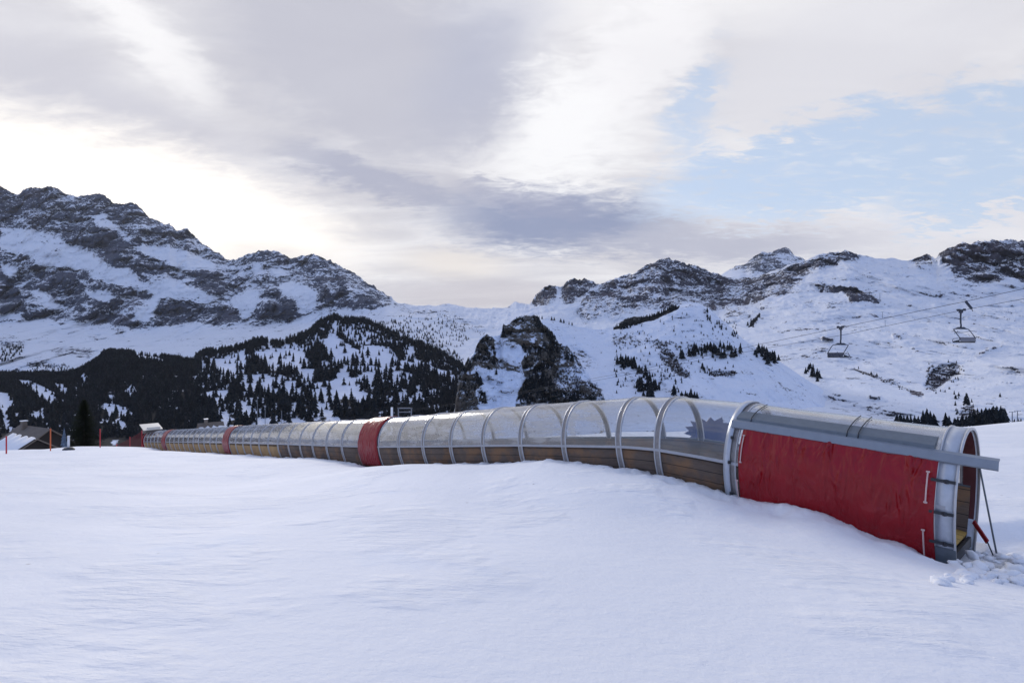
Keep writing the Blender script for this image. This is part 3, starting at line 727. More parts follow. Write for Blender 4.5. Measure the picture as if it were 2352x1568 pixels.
# --- forested ridge on the left
ridgeB = [(-700, 840, 1000), (-300, 850, 1000), (0, 862, 1000), (65, 861, 1000), (117, 861, 1000), (161, 859, 1000), (188, 849, 1000), (215, 833, 1000), (228, 826, 1000), (236, 814, 1000), (250, 811, 1000), (286, 810, 1010), (338, 817, 1020), (370, 819, 1030), (406, 822, 1050), (443, 828, 1080), (470, 812, 1100), (521, 806, 1120), (560, 796, 1140), (590, 784, 1160), (620, 786, 1170), (648, 790, 1180), (661, 782, 1190), (697, 771, 1200), (718, 757, 1200), (738, 741, 1210),
          (768, 730, 1220), (790, 737, 1220), (833, 738, 1220), (870, 752, 1210), (900, 768, 1200), (960, 790, 1180), (1020, 815, 1150), (1060, 842, 1120), (1085, 870, 1100), (1120, 915, 1060), (1200, 1000, 1000)]
midB = [(-700, 930, 720), (0, 940, 720), (450, 920, 740), (600, 880, 850), (800, 850, 900), (960, 880, 880), (1060, 920, 860), (1200, 1010, 820)]
ftB = [(-700, 1060, 430), (0, 1060, 430), (500, 1050, 450), (900, 1020, 520), (1200, 1050, 560)]
clear = [B2((220, 430), (330, 440), (500, 350), (500, 540), (380, 590), (230, 520)), B2((600, 380), (760, 350), (980, 380), (1070, 500), (900, 540), (700, 500), (560, 400)), B2((1120, 290), (1240, 240), (1450, 370), (1400, 440), (1270, 470), (1180, 400)),
         B2((1470, 330), (1700, 330), (1780, 440), (1750, 570), (1560, 470), (1460, 400)), B2((1780, 450), (1950, 470), (1960, 520), (1800, 520)), B2((1970, 450), (2100, 520), (2300, 590), (2290, 640), (2100, 580)), B2((50, 590), (200, 570), (220, 610), (60, 615)),
         B2((70, 730), (330, 700), (380, 730), (280, 820), (130, 770)), B2((1280, 520), (1340, 530), (1440, 700), (1590, 760), (1440, 800), (1260, 760), (1240, 640)), B2((400, 880), (500, 840), (560, 870), (480, 910)), B2((1900, 740), (1990, 720), (2000, 830), (1960, 800), (1920, 790)),
         B2((680, 300), (730, 300), (740, 380), (690, 370)), B2((910, 830), (960, 910), (930, 900)), B2((640, 640), (700, 600), (740, 690), (650, 720)), B2((500, 640), (530, 640), (520, 760), (490, 760)), B2((930, 500), (1060, 530), (1060, 640), (960, 600)),
         B7((190, 450), (280, 450), (450, 520), (420, 575), (330, 530)), B7((490, 455), (560, 465), (600, 515), (530, 505)), B7((715, 400), (745, 365), (775, 410), (730, 440)), B7((645, 485), (685, 485), (675, 535)), B7((1110, 520), (1165, 470), (1185, 520), (1140, 545)),
         B7((935, 640), (1015, 645), (1000, 700), (955, 705)), B7((1045, 650), (1110, 665), (1145, 700), (1065, 715)), B7((1005, 790), (1060, 765), (1115, 835), (1035, 825)), B7((0, 590), (60, 590), (110, 640), (60, 700), (100, 790), (60, 800), (30, 700), (0, 650)),
         B7((295, 720), (370, 685), (385, 730), (330, 755)), B7((375, 790), (435, 795), (430, 840)), B7((1225, 200), (1380, 212), (1400, 240), (1250, 225)), B7((965, 552), (995, 556), (988, 600))]
halfc = [B2((1170, 110), (1330, 120), (1750, 300), (1400, 330), (1240, 200)), B2((1380, 110), (1800, 120), (2150, 330), (2150, 430), (1700, 250), (1480, 180)), B2((560, 560), (740, 560), (900, 600), (1080, 640), (1080, 800), (900, 760), (640, 700), (480, 760), (430, 620)), B2((1280, 460), (1560, 470), (1900, 560), (1900, 640), (1500, 640)), B2((980, 640), (1240, 620), (1260, 800), (1100, 880)), B2((120, 400), (500, 340), (500, 600), (100, 620)), B2((380, 780), (700, 760), (700, 900), (360, 900))]
_cb = set(id(p) for p in clear[16:])
clear = [p if id(p) not in _cb else [(sum(a for a, b in p) / len(p) + (u - sum(a for a, b in p) / len(p)) * 1.45, sum(b for a, b in p) / len(p) + (v - sum(b for a, b in p) / len(p)) * 1.7) for u, v in p] for p in clear]
def densB(x, y):
    d = 1.0 + 0 * x
    nn_ = fbm(x * .035, y * .06, x * 0, 4, .55, 60); k_ = np.clip((x - 400 + 70 * nn_) / 110, 0, 1)
    d = d * np.clip(1.12 + 0.8 * nn_ - 0.42 * k_ + 0.2 * k_ * nn_, 0.05, 1)
    for p in halfc: d = np.minimum(d, 1 - 0.62 * soft(x, y, p, 5, 8, .03, 9))
    for p in clear: d = np.minimum(d, 1 - soft(x, y, p, 1.5, 8, .08, 3.5))
    return d
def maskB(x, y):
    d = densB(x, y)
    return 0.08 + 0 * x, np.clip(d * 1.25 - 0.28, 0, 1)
mountain('forest_ridge', [ftB, midB, [(a, b + 14, d - 60) for a, b, d in ridgeB], ridgeB], -700, 1200, 900, 210, mmF, 'dark conifer covered ridge with snowy clearings on the left', maskB, jag=2, relief=14, rs=0.012, seed=4, jr=.05)
# ------------------------------------------------------------------ conifers
def conifer_arrays(seed, tiers=7, seg=7, width=0.19, lean=0.0, tris=True):
    """unit height conifer: drooping ragged whorls round a stem"""
    r = np.random.default_rng(seed); V = []; Fc = []
    for k in range(tiers):
        f = k / tiers
        z0 = 0.10 + 0.80 * f ** 0.95
        rad_ = width * (1 - f) ** 0.85 * r.uniform(0.8, 1.15) + 0.012
        h = (0.95 - z0) * 0.30 + 0.07
        tip = (r.normal(0, .006) + lean * z0, r.normal(0, .006), min(1.0, z0 + h + 0.03))
        b = len(V); V.append(tip)
        ph = r.uniform(0, 6.28)
        n = max(4, int(seg - f * 2)) * 2
        for j in range(n):
            a = ph + 2 * math.pi * j / n
            q = rad_ * (r.uniform(0.85, 1.25) if j % 2 == 0 else r.uniform(0.35, 0.6))
            V.append((q * math.cos(a) + lean * z0, q * math.sin(a), z0 - (0.035 if j % 2 == 0 else -0.01) + r.normal(0, .008)))
        for j in range(n):
            Fc.append((b, b + 1 + j, b + 1 + (j + 1) % n))
    return np.array(V), np.array(Fc)
def simple_conifer(seed):
    return conifer_arrays(seed, tiers=4, seg=5, width=0.22)
MID = [conifer_arrays(s, 7, 6, w) for s, w in ((1, .21), (2, .24), (3, .19), (4, .27), (5, .23))]
LOW = [simple_conifer(s) for s in range(20, 26)]
def merge_trees(name, places, lib, mt, label=None):
    Vs, Fs, off = [], [], 0
    for (P, h, k) in places:
        V, Fc = lib[k % len(lib)]
        a = rng.uniform(0, 6.28); c, s = math.cos(a), math.sin(a); w = rng.uniform(0.8, 1.25)
        W = np.empty_like(V)
        W[:, 0] = (V[:, 0] * c - V[:, 1] * s) * h * w + P[0]; W[:, 1] = (V[:, 0] * s + V[:, 1] * c) * h * w + P[1]; W[:, 2] = (V[:, 2] - 0.07) * h + P[2]
        Vs.append(W); Fs.append(Fc + off); off += len(V)
    o = np_mesh(name, np.concatenate(Vs), np.concatenate(Fs), mt, False)
    return o

# crown + trunk meshes for the single trees
MIDME = []
for i, (V, Fc) in enumerate(MID):
    me = bpy.data.meshes.new('conifer_crown'); me.from_pydata(V.tolist(), [], Fc.tolist()); me.materials.append(M['leaf']); MIDME.append(me)
tb = MB(); tb.tube([(0, 0, -0.08), (0, 0, 0.3), (0, 0, 0.9)], [0.022, 0.018, 0.004], 6)
tmp = tb.build('conifer_trunk', M['bark']); TRUNK = tmp.data; bpy.data.objects.remove(tmp)
ORD = ['first', 'second', 'third', 'fourth', 'fifth', 'sixth', 'seventh', 'eighth', 'ninth', 'tenth', 'eleventh', 'twelfth', 'thirteenth', 'fourteenth', 'fifteenth', 'sixteenth', 'seventeenth', 'eighteenth', 'nineteenth', 'twentieth', 'twenty-first', 'twenty-second', 'twenty-third', 'twenty-fourth', 'twenty-fifth', 'twenty-sixth', 'twenty-seventh', 'twenty-eighth', 'twenty-ninth', 'thirtieth']
N_IND = 0
def single_tree(P, h, label, group, trunk=False, w=1.0, dead=False):
    global N_IND; N_IND += 1
    me = random.choice(MIDME)
    if trunk:
        o = bpy.data.objects.new('conifer_tree', None); link(o); o.empty_display_size = .1
        c = bpy.data.objects.new('crown', me); link(c, o)
        t_ = bpy.data.objects.new('trunk', TRUNK); link(t_, o)
    else:
        o = bpy.data.objects.new('conifer_tree', me); link(o)
    o.location = (P[0], P[1], P[2] - 0.05 * h); o.scale = (h * w, h * w, h); o.rotation_euler = (0, 0, random.uniform(0, 6.28))
    tag(o, label, 'tree', group)
def clump(massname, pts, group, where, trunk=False, ht=1.0):
    """pts: (x, ybase, height in survey units)"""
    pts = sorted(pts)
    for i, (x, y, hh) in enumerate(pts):
        if massname is None:
            D = 430 + random.uniform(-12, 12); P = at(x, y, D)
        else:
            P, D = on_mass(massname, x, y)
        nm = ORD[i] if i < len(ORD) else None
        if len(pts) == 1: lab = 'lone dark conifer ' + where
        elif nm: lab = '%s conifer from the left %s' % (nm, where)
        else: lab = 'dark conifer ' + where
        single_tree(P, hh * ht * 1.25 * D / F, lab, group, trunk, random.uniform(0.95, 1.35))

def spread(poly, n, h0, h1, mind=4.0):
    xs = [p[0] for p in poly]; ys = [p[1] for p in poly]; out = []
    tries = 0
    while len(out) < n and tries < n * 60:
        tries += 1
        x, y = random.uniform(min(xs), max(xs)), random.uniform(min(ys), max(ys))
        if not inpoly(np.array([x]), np.array([y]), poly)[0]: continue
        if any(abs(x - a) < mind * 0.8 and abs(y - b) < mind * 0.5 for a, b, _ in out): continue
        out.append((x, y, random.uniform(h0, h1)))
    return out

STF = []
# trees on the knoll and basin (bases in survey units)
K = 'knoll'
clump(K, spread(R3((350, 735), (480, 700), (500, 720), (430, 770), (370, 765)), 9, 14, 24, 5), 'conifers scattered on the knoll', 'in the small stand high on the snowy knoll')
clump(K, spread(R3((460, 740), (540, 690), (640, 690), (720, 700), (740, 745), (660, 760), (520, 755)), 26, 11, 22, 4), 'conifers in the big stand on the knoll', 'in the big stand on the knoll shoulder')
STF.append((K, spread(R3((480, 760), (510, 800), (540, 840), (560, 860), (530, 850), (490, 790)), 7, 10, 17, 4), 'conifers on the knoll below the stand', 'in the thin row running down below the big stand'))
clump(K, spread(R3((790, 715), (880, 700), (950, 740), (950, 800), (850, 790), (820, 750)), 22, 12, 22, 4), 'conifers at the right end of the knoll', 'in the dense patch at the right end of the knoll')
clump(K, spread(R3((0, 800), (50, 760), (130, 800), (120, 830), (60, 810)), 12, 17, 30, 4), 'conifers left of the knoll gully', 'in the dark clump low on the left of the knoll')
clump(K, spread(R3((140, 830), (190, 830), (215, 900), (180, 890)), 8, 13, 22, 4), 'conifers along the knoll gully', 'beside the gully running down the knoll')
clump(K, spread(R3((130, 905), (250, 900), (320, 960), (480, 985), (480, 1000), (160, 985)), 26, 15, 28, 4), 'conifers at the foot of the knoll', 'in the row at the knoll foot above the tunnel')
STF.append((K, spread(R3((480, 470), (540, 480), (620, 560), (640, 600), (590, 590), (510, 510)), 16, 8, 14, 3.5), 'conifers along the right edge of the knoll top', 'strung down the right edge of the knoll summit'))
STF.append((K, spread(R3((640, 590), (690, 600), (740, 660), (690, 640)), 9, 9, 15, 3.5), 'conifers in the notch right of the knoll', 'in the notch just right of the knoll summit'))
clump(K, [(1245, 734, 8), (1267, 736, 9), (1273, 737, 8), (1288, 741, 9), (1295, 743, 9), (1307, 746, 8), (1314, 748, 8)], 'small conifers on the ridge behind the rock tower', 'on the snow ridge right of the tall rock tower')
STF.append((K, spread(R3((0, 585), (60, 560), (150, 535), (250, 505), (370, 455), (350, 475), (240, 525), (60, 592)), 130, 9, 14, 1.6), 'conifers on the dark ridge line', 'on the tree lined crest left of the knoll summit'))
clump('rock_towers', spread(T6((1840, 780), (1980, 780), (2050, 830), (1900, 820)), 4, 14, 22, 3), 'conifers right of the rock tower', 'in the group just right of the tall rock tower')
clump('rock_towers', spread(T6((1650, 1390), (1820, 1300), (2200, 1350), (2300, 1400), (1700, 1420)), 15, 12, 24, 4), 'conifers right of the rock tower foot', 'just above the tunnel right of the rock tower')
clump('rock_towers', [(1156, 778, 26), (1171, 772, 18), (1187, 744, 14), (1200, 740, 10), (1236, 750, 22), (1226, 742, 14), (1245, 760, 14), (1258, 775, 20), (1268, 790, 20), (1280, 812, 20)], 'conifers on top of the tall rock tower', 'on top of the tall rock tower')
clump('rock_towers', spread(T6((1230, 560), (1680, 600), (1620, 900), (1500, 980), (1250, 950), (1230, 800)), 26, 9, 17, 3), 'conifers on the face of the tall rock tower', 'clinging to the face of the tall rock tower')
clump('rock_towers', spread(T6((1150, 1330), (1250, 1050), (1500, 1030), (1750, 1390), (1250, 1410)), 26, 12, 24, 3), 'conifers at the foot of the tall rock tower', 'at the foot of the tall rock tower')
clump('rock_towers', [(1108, 790, 12), (1118, 785, 13), (1128, 800, 18), (1100, 815, 14), (1090, 832, 14), (1134, 840, 18), (1080, 850, 16), (1070, 862, 16), (1112, 832, 14), (1122, 850, 14), (1095, 862, 14), (1140, 862, 14)], 'conifers on the smaller rock tower', 'on the smaller wedge shaped rock tower')
clump('rock_towers', spread(T6((480, 1100), (560, 1000), (700, 1400), (700, 1480), (560, 1460)), 9, 12, 26, 3), 'conifers at the foot of the smaller rock tower', 'at the foot of the smaller rock tower')
E_ = 'east_mountain'
clump(E_, spread(R3((1090, 850), (1130, 800), (1190, 880), (1170, 900), (1120, 850)), 10, 12, 24, 3), 'conifers in the clump on the open snow', 'in the lone clump on the open snow bowl')
clump(E_, [(1972, 852, 9), (2001, 861, 8), (2014, 866, 8)], 'tiny conifers in a row', 'in the tiny row across the snow bowl')
clump(E_, [(2129, 884, 12)], None, 'below the gully on the snow bowl')
clump(E_, [(2219, 930, 26), (2225, 932, 18)], 'pair of conifers', 'of the pair above the dark treeline at right')
clump(E_, [(2297, 912, 10)], None, 'on the open snow near the right edge')
STF.append((E_, [(2181, 872, 10), (2190, 880, 8), (2150, 905, 9), (2160, 900, 8)], 'conifers in the gully', 'in the brushy gully of the snow bowl'))
STF.append((E_, spread(R3((755, 585), (790, 530), (845, 495), (850, 515), (800, 580)), 12, 8, 13, 3), 'conifers in the leaning patch', 'in the slanting dark patch right of the knoll'))
clump(None, [(2060, 975, 22), (2068, 975, 26), (2076, 975, 20), (2084, 976, 23), (2092, 976, 24), (2101, 977, 22), (2109, 977, 20), (2120, 978, 34), (2129, 978, 38), (2137, 979, 33), (2145, 979, 28)], 'conifers left part of the near treeline', 'in the left half of the snow brow treeline', True)
clump(None, [(2172, 979, 30), (2180, 980, 24), (2192, 980, 20), (2200, 980, 22), (2210, 980, 27), (2219, 979, 24), (2228, 979, 30), (2237, 978, 34), (2246, 978, 33), (2255, 977, 36), (2264, 976, 38), (2272, 976, 36), (2281, 975, 40), (2290, 974, 39), (2299, 974, 40), (2308, 973, 34), (2195, 981, 20), (2233, 979, 26), (2250, 977, 30), (2269, 976, 33), (2277, 976, 36), (2286, 975, 37), (2304, 974, 36), (2241, 978, 27)], 'conifers right part of the near treeline', 'in the right half of the snow brow treeline', True)
clump(None, [(1984, 968, 10), (1992, 969, 9), (2002, 970, 8), (2012, 972, 7), (2022, 973, 8)], 'low conifers', 'of the low ones over the tunnel roof')
clump(None, [(2330, 972, 10), (2338, 972, 12), (2345, 971, 10)], 'bushy conifers beside the drag lift', 'beside the drag lift pylons at the right edge')
print('individual trees so far', N_IND)

# forest on the left ridge: the largest as single trees, the rest as one wood
mB = MASS['forest_ridge']
cand = []
NC = 38000
xx = rng.uniform(-60, 1150, NC); vv = rng.uniform(0.10, 1.0, NC) ** 0.9
xi = np.interp(xx, mB['x'], np.arange(len(mB['x']))); vi = vv * (len(mB['t']) - 1)
i0, v0 = xi.astype(int), vi.astype(int)
yy = mB['y'][v0, i0]; DD = mB['D'][v0, i0]; PP = mB['V'][v0, i0]
dn = densB(xx, yy)
# bands of open wood along contour
dn = np.maximum(dn, 0.05)
keep = (rng.uniform(0, 1, NC) < dn * 0.9 * (DD / 1150) ** 1.0 * np.interp(xx, [380, 520], [0.9, 0.55])) & (yy < 1040)
spots = [(PP[i], DD[i], xx[i], yy[i]) for i in np.nonzero(keep)[0]]
print('forest spots', len(spots))
SZ = []
for P, D, x, y in spots:
    h = random.uniform(10, 17) * (1.0 if D < 1000 else 0.82) * (0.62 if x < 450 else 1) * random.choice((0.7, 1.0, 1.25))
    SZ.append((h / D, P, h, x, y))
SZ.sort(key=lambda s: -s[0])
nbig = max(0, 300 - N_IND)
# visible ones above the tunnel line only
vis = [s for s in SZ if 430 < s[3] < 1045 and s[4] < 955 and s[4] > 760]
big = vis[:nbig]; bigset = set(id(s) for s in big)
for s in big:
    single_tree(s[1], s[2], 'one of the larger dark conifers standing on the forest ridge', 'larger conifers on the forest ridge')
rest = [(s[1], s[2], i) for i, s in enumerate(SZ) if id(s) not in bigset]
for nm_, pts_, *_r in STF:
    for x, y, hh in pts_:
        P, D = on_mass(nm_, x, y); rest.append((P, hh * D / F, random.randrange(99)))
for poly, n, h0, h1 in ((T6((1400, 150), (1450, 150), (1490, 290), (1660, 430), (1760, 560), (1700, 800), (1560, 960), (1500, 1040), (1480, 1000), (1600, 760), (1600, 500), (1420, 300)), 110, 8, 15), (T6((1150, 1330), (1300, 1080), (1600, 1000), (1860, 1420), (1160, 1440)), 190, 9, 20), (T6((1230, 560), (1680, 560), (1700, 900), (1500, 1040), (1250, 980)), 90, 7, 13), (T6((1600, 1340), (1850, 1290), (2450, 1380), (2450, 1460), (1600, 1460)), 70, 9, 20), (T6((1560, 900), (1900, 900), (2400, 1300), (1700, 1300)), 45, 6, 11), (T6((300, 1000), (420, 900), (480, 1000), (520, 1300), (480, 1420), (260, 1420)), 60, 7, 13), (T6((520, 740), (600, 500), (700, 430), (800, 600), (850, 860), (560, 850)), 60, 7, 13), (T6((500, 1000), (560, 960), (640, 1200), (720, 1420), (560, 1440)), 30, 9, 18), (T6((250, 1000), (480, 960), (420, 780), (560, 700), (400, 800)), 20, 8, 14)):
    for x, y, hh in spread(poly, n, h0, h1, 2.5):
        P, D = on_mass('rock_towers', x, y); rest.append((P, hh * D / F, random.randrange(99)))
# loose trees on the slope of the saddle above the ridge
mA = 'west_mountain'
for poly, n, h0, h1 in ((R2((230, 600), (560, 600), (900, 760), (1060, 880), (1000, 940), (700, 800), (400, 740), (240, 680)), 420, 6, 11), (R2((560, 560), (1060, 600), (1100, 760), (1000, 800), (760, 700)), 150, 5, 9), (R2((700, 500), (1000, 560), (1230, 700), (1200, 710), (900, 590)), 70, 3, 5)):
    for x, y, hh in spread(poly, n, h0, h1, 2.0):
        P, D = on_mass(mA, x, y)
        rest.append((P, hh * D / F, random.randrange(99)))
for nmk, poly, n, h0, h1 in ((K, R3((0, 600), (380, 480), (700, 660), (740, 800), (400, 900), (0, 760)), 150, 5, 10), (K, R3((0, 760), (300, 780), (420, 950), (0, 960)), 60, 7, 13), (E_, R3((1800, 790), (2000, 780), (2050, 860), (1900, 960), (1800, 930)), 30, 5, 9), (E_, R3((560, 500), (700, 560), (760, 720), (660, 640)), 25, 5, 9), (E_, R3((1950, 950), (2080, 1000), (2150, 1080), (1960, 1080)), 18, 7, 14)):
    for x, y, hh in spread(poly, n, h0, h1, 2.0):
        P, D = on_mass(nmk, x, y); rest.append((P, hh * D / F, random.randrange(99)))
for poly, n, h0, h1 in (([(0, 805), (40, 790), (55, 800), (40, 830), (0, 835)], 60, 8, 14), ([(60, 835), (150, 838), (180, 852), (80, 856)], 70, 6, 10), ([(795, 735), (835, 700), (870, 690), (850, 730)], 10, 3, 5)):
    for x, y, hh in spread(poly, n, h0, h1, 2.0):
        P, D = on_mass(mA, x, y); rest.append((P, hh * D / F * .8, random.randrange(99)))
fo = merge_trees('forest', rest, LOW, M['leaf'])
tag(fo, 'dense dark conifer wood covering the ridge on the left', None, None, 'stuff')
# low scrub on knoll and gullies
scr = []
for nm, poly, n in ((K, R3((230, 660), (300, 670), (400, 800), (460, 880), (380, 860), (280, 780)), 160), ('rock_towers', T6((1650, 1090), (1900, 1030), (2352, 1160), (2450, 1350), (1750, 1400)), 260), ('rock_towers', T6((1600, 700), (1850, 580), (2200, 800), (2000, 1000), (1600, 1020)), 90), (K, R3((540, 820), (710, 830), (700, 860), (560, 862)), 70), (E_, R3((1800, 800), (2000, 790), (2010, 830), (1900, 890), (1840, 950), (1780, 930)), 160), (E_, R3((1990, 1040), (2060, 1030), (2100, 1090), (1980, 1100)), 60), (K, R3((0, 620), (700, 700), (700, 740), (300, 700), (0, 680)), 120), (E_, R3((1310, 803), (1480, 850), (1700, 940), (1780, 985), (1700, 955), (1470, 862)), 50)):
    for x, y, hh in spread(poly, n, 2.5, 6, 1.2):
        P, D = on_mass(nm, x, y); scr.append((P, hh * D / F, random.randrange(99)))
SCR = []
for s in range(6):
    r_ = np.random.default_rng(s); V = []; Fc = []
    for k in range(16):
        a, e = r_.uniform(0, 6.28), r_.uniform(0.2, 1.4); L = r_.uniform(.5, 1)
        d = np.array([math.cos(a) * math.cos(e), math.sin(a) * math.cos(e), math.sin(e)]) * L
        w = np.array([-math.sin(a), math.cos(a), 0.3]) * 0.12; b = len(V)
        V += [tuple(d * .1 - w * .4), tuple(d * .1 + w * .4), tuple(d + w * .6), tuple(d * 1.05 - w * .6)]
        Fc += [(b, b + 1, b + 2), (b, b + 2, b + 3)]
    SCR.append((np.array(V), np.array(Fc)))
so = merge_trees('scrub', scr, SCR, M['twig']); tag(so, 'low bare bushes poking through the snow of knoll and gullies', None, None, 'stuff')

# near spruce left of the tunnel with real boughs
def near_spruce(base, h):
    root = empty('spruce_tree', base, 'tall dark spruce standing alone left of the tunnel end', 'tree')
    t_ = MB(); t_.tube([Vector(base) + Vector((0, 0, z)) for z in (-1, h * .3, h * .7, h)], [0.17, 0.13, 0.07, 0.015], 8)
    t_.build('trunk', M['bark'], root, True, base)
    r_ = np.random.default_rng(5); V = []; Fc = []
    for k in range(2200):
        z = h * (0.03 + 0.95 * r_.uniform() ** 1.15); f = z / h
        R_ = 0.40 * h * (1 - f) ** 0.82 * r_.uniform(0.45, 1.12) + .05; a = r_.uniform(0, 6.28)
        o_ = np.array([math.cos(a), math.sin(a), 0.0]); sd = np.array([-math.sin(a), math.cos(a), 0])
        p0 = np.array([0, 0, z]); n_ = 7
        for j in range(1, n_ + 1):
            t1 = j / n_; c_ = p0 + o_ * R_ * t1 + np.array([0, 0, -0.30 * R_ * t1 + 0.16 * R_ * t1 ** 3])
            L = (0.10 + 0.20 * (1 - t1)) * (0.6 + 0.5 * (1 - f)) * r_.uniform(.7, 1.3)
            for sg in (-1, 1):
                e = c_ + sd * sg * L + o_ * L * .5 + np.array([0, 0, -L * r_.uniform(.2, .8)]); b = len(V)
                V += [tuple(c_ - o_ * .07), tuple(c_ + o_ * .07), tuple(e)]; Fc.append((b, b + 1, b + 2))
    me = bpy.data.meshes.new('crown'); me.from_pydata(V, [], Fc); me.materials.append(M['leafnear'])
    c = bpy.data.objects.new('crown', me); link(c, root)
b_ = at(193, 1030, 112); near_spruce((b_[0], b_[1], b_[2] - 1.0), 116 * 112 / F + 1.0)
# ------------------------------------------------------------------ the covered conveyor
org = tp(6.5, -0.9, 0); ORG = Vector((org.x, org.y, org.z))
TUN = empty('conveyor_tunnel', ORG, 'long transparent conveyor lift tunnel with metal hoops, timber sides and a red tarpaulin', 'tunnel')
def uvgrid(name, rows, m, parent, u0=0, u1=1, thick=0.0, ulen=None, vlen=None):
    """rows: list along the tunnel of lists round the hoop; UV x along, y round (metres)"""
    rows = [[Vector(p) for p in r] for r in rows]
    R, C_ = len(rows), len(rows[0])
    V = [tuple(p - ORG) for r in rows for p in r]
    Fc = []; UV = []
    du_ = [0]; dv = [0]
    for i in range(1, R): du_.append(du_[-1] + (rows[i][0] - rows[i - 1][0]).length)
    for j in range(1, C_): dv.append(dv[-1] + (rows[0][j] - rows[0][j - 1]).length)
    sh = u0
    for i in range(R - 1):
        for j in range(C_ - 1):
            Fc.append((i * C_ + j, i * C_ + j + 1, (i + 1) * C_ + j + 1, (i + 1) * C_ + j))
            for a, b in ((i, j), (i, j + 1), (i + 1, j + 1), (i + 1, j)): UV.append((du_[a] + sh, dv[b] / (vlen or 1)))
    me = bpy.data.meshes.new(name); me.from_pydata(V, [], Fc)
    l = me.uv_layers.new(name='UVMap'); l.data.foreach_set('uv', [c for uv in UV for c in uv])
    me.polygons.foreach_set('use_smooth', [True] * len(Fc)); me.materials.append(m); me.update()
    o = bpy.data.objects.new(name, me); link(o, parent)
    if thick:
        md = o.modifiers.new('s', 'SOLIDIFY'); md.thickness = thick; md.offset = 0
    return o

joints = [6.5, 7.47, 8.45, 9.42 + .0, 10.0, 11.02, 12.0, 13.0, 14.0, 15.0, 16.0, 16.97] + [17.97 + k for k in range(31)]
joints = [j for j in joints if j <= 48.0]
P_glass = prof(WH, WH, 0.0)
def ring(n0, along, width, off, name, m, h0=-0.1, h1=-0.1, thick=0.045):
    rows = []
    for a in (along - width / 2, along + width / 2):
        rows.append([tp(n0, u, h, a) for u, h in prof(h0, h1, off, 26)])
    return uvgrid(name, rows, m, TUN, 0, 1, thick)
RED = [11, 24, 36]      # modules covered in red
for k, n in enumerate(joints):
    if k in (0, 1): continue
    near = n < 20
    # hoop = two ribs and the sheet between, one part
    mb = MB()
    for a, w, off in ((-0.085, 0.028, 0.0), (0.085, 0.028, 0.0)):
        pr_o = prof(-0.1, -0.1, off + 0.026, 26 if near else 14); pr_i = prof(-0.1, -0.1, off - 0.02, 26 if near else 14)
        A = [[tp(n, u, h, a - w / 2) for u, h in pr_i], [tp(n, u, h, a - w / 2) for u, h in pr_o], [tp(n, u, h, a + w / 2) for u, h in pr_o], [tp(n, u, h, a + w / 2) for u, h in pr_i]]
        A.append(A[0]); mb.grid(A)
    pr = prof(-0.1, -0.1, 0.012, 26 if near else 14)
    mb.grid([[tp(n, u, h, a) for u, h in pr] for a in (-0.075, -0.025, 0.025, 0.075)], 1)
    mb.build('hoop', [M['alu'], M['band']], TUN, True, ORG)
for k in range(len(joints) - 1):
    a, b = joints[k], joints[k + 1]
    ns = [a, (a + b) / 2, b] if b < 20 else [a, b]
    off = 0.0
    # clear sheet; pushed in slightly between hoops
    rows = []
    for i, n in enumerate(ns):
        rows.append([tp(n, u, h) for u, h in prof(WH - 0.02, WH - 0.02, (-0.015 if (len(ns) == 3 and i == 1) else 0.0), 26 if b < 20 else 14)])
    uvgrid('clear_panel', rows, M['clear' if k in (2, 3, 4) else 'glass'], TUN, k * 3.7, 1)
    # timber sides
    for sgn, nm in ((-1, 'side_wall'), (1, 'side_wall')):
        if sgn < 0 and b <= 8.5 and False: continue
        hs = np.linspace(-0.5, WH - 0.02, 7)
        rows = [[tp(n, sgn * (hw(h) - 0.03), h) for h in hs] for n in ns]
        wm = M['ply'] if 23.5 < a else M['wood']
        o = uvgrid(nm, rows, wm, TUN, k * 2.3, 1, 0.04, vlen=1.62)
        # rail along the wall top
        c = MB()
        for i in range(len(ns) - 1):
            c.bar(tp(ns[i], sgn * (hw(WH) + 0.012), WH), tp(ns[i + 1], sgn * (hw(WH) + 0.012), WH), 0.05, 0.07, mi=0)
        c.build('rail', M['cap'] if sgn < 0 else M['galv'], o, False, ORG)
# red covers
for r in RED:
    a, b = joints[r], joints[r + 1]
    r0 = []
    for f in np.linspace(0, 1, 7):
        n = a + (b - a) * f
        row = []
        for i, (u, h) in enumerate(prof(0.12, WH, 0.055, 20)):
            if u > 0.25: break
            ww = 0.02 * math.sin(f * 9 + h * 5) + 0.012 * math.sin(h * 13 + f * 3)
            row.append(tp(n, u - ww * 0.7, h + ww * 0.4))
        r0.append(row)
    uvgrid('red_cover', r0, M['tarp'], TUN, r, 1, 0.012)
# belt, floor, entrance board
mb = MB(); ns = [6.6] + [j for j in joints[1:]]
mb.grid([[tp(n, u, 0.16) for u in (-0.34, 0.34)] for n in ns]); mb.build('conveyor_belt', M['belt'], TUN, False, ORG)
mb = MB()
for s in (-1, 1): mb.grid([[tp(n, s * 0.35, 0.13), tp(n, s * 0.86, 0.13), tp(n, s * 0.86, -0.35)] for n in ns])
mb.build('floor_deck', M['dark'], TUN, False, ORG)
rows = [[tp(n, u, 0.20 + dz) for u in (-0.84, 0, 0.84)] for n, dz in ((6.49, -0.02), (6.6, 0.0), (6.95, 0.0))]
uvgrid('entrance_board', rows, M['yellow'], TUN, 0, 1, 0.05)
mb = MB(); mb.bar(tp(6.47, -0.84, 0.02), tp(6.47, 0.84, 0.02), 0.06, 0.2); mb.bar(tp(6.55, -0.7, -0.12), tp(6.55, 0.7, -0.12), 0.2, 0.3)
mb.build('drive_beam', M['dark'], TUN, False, ORG)
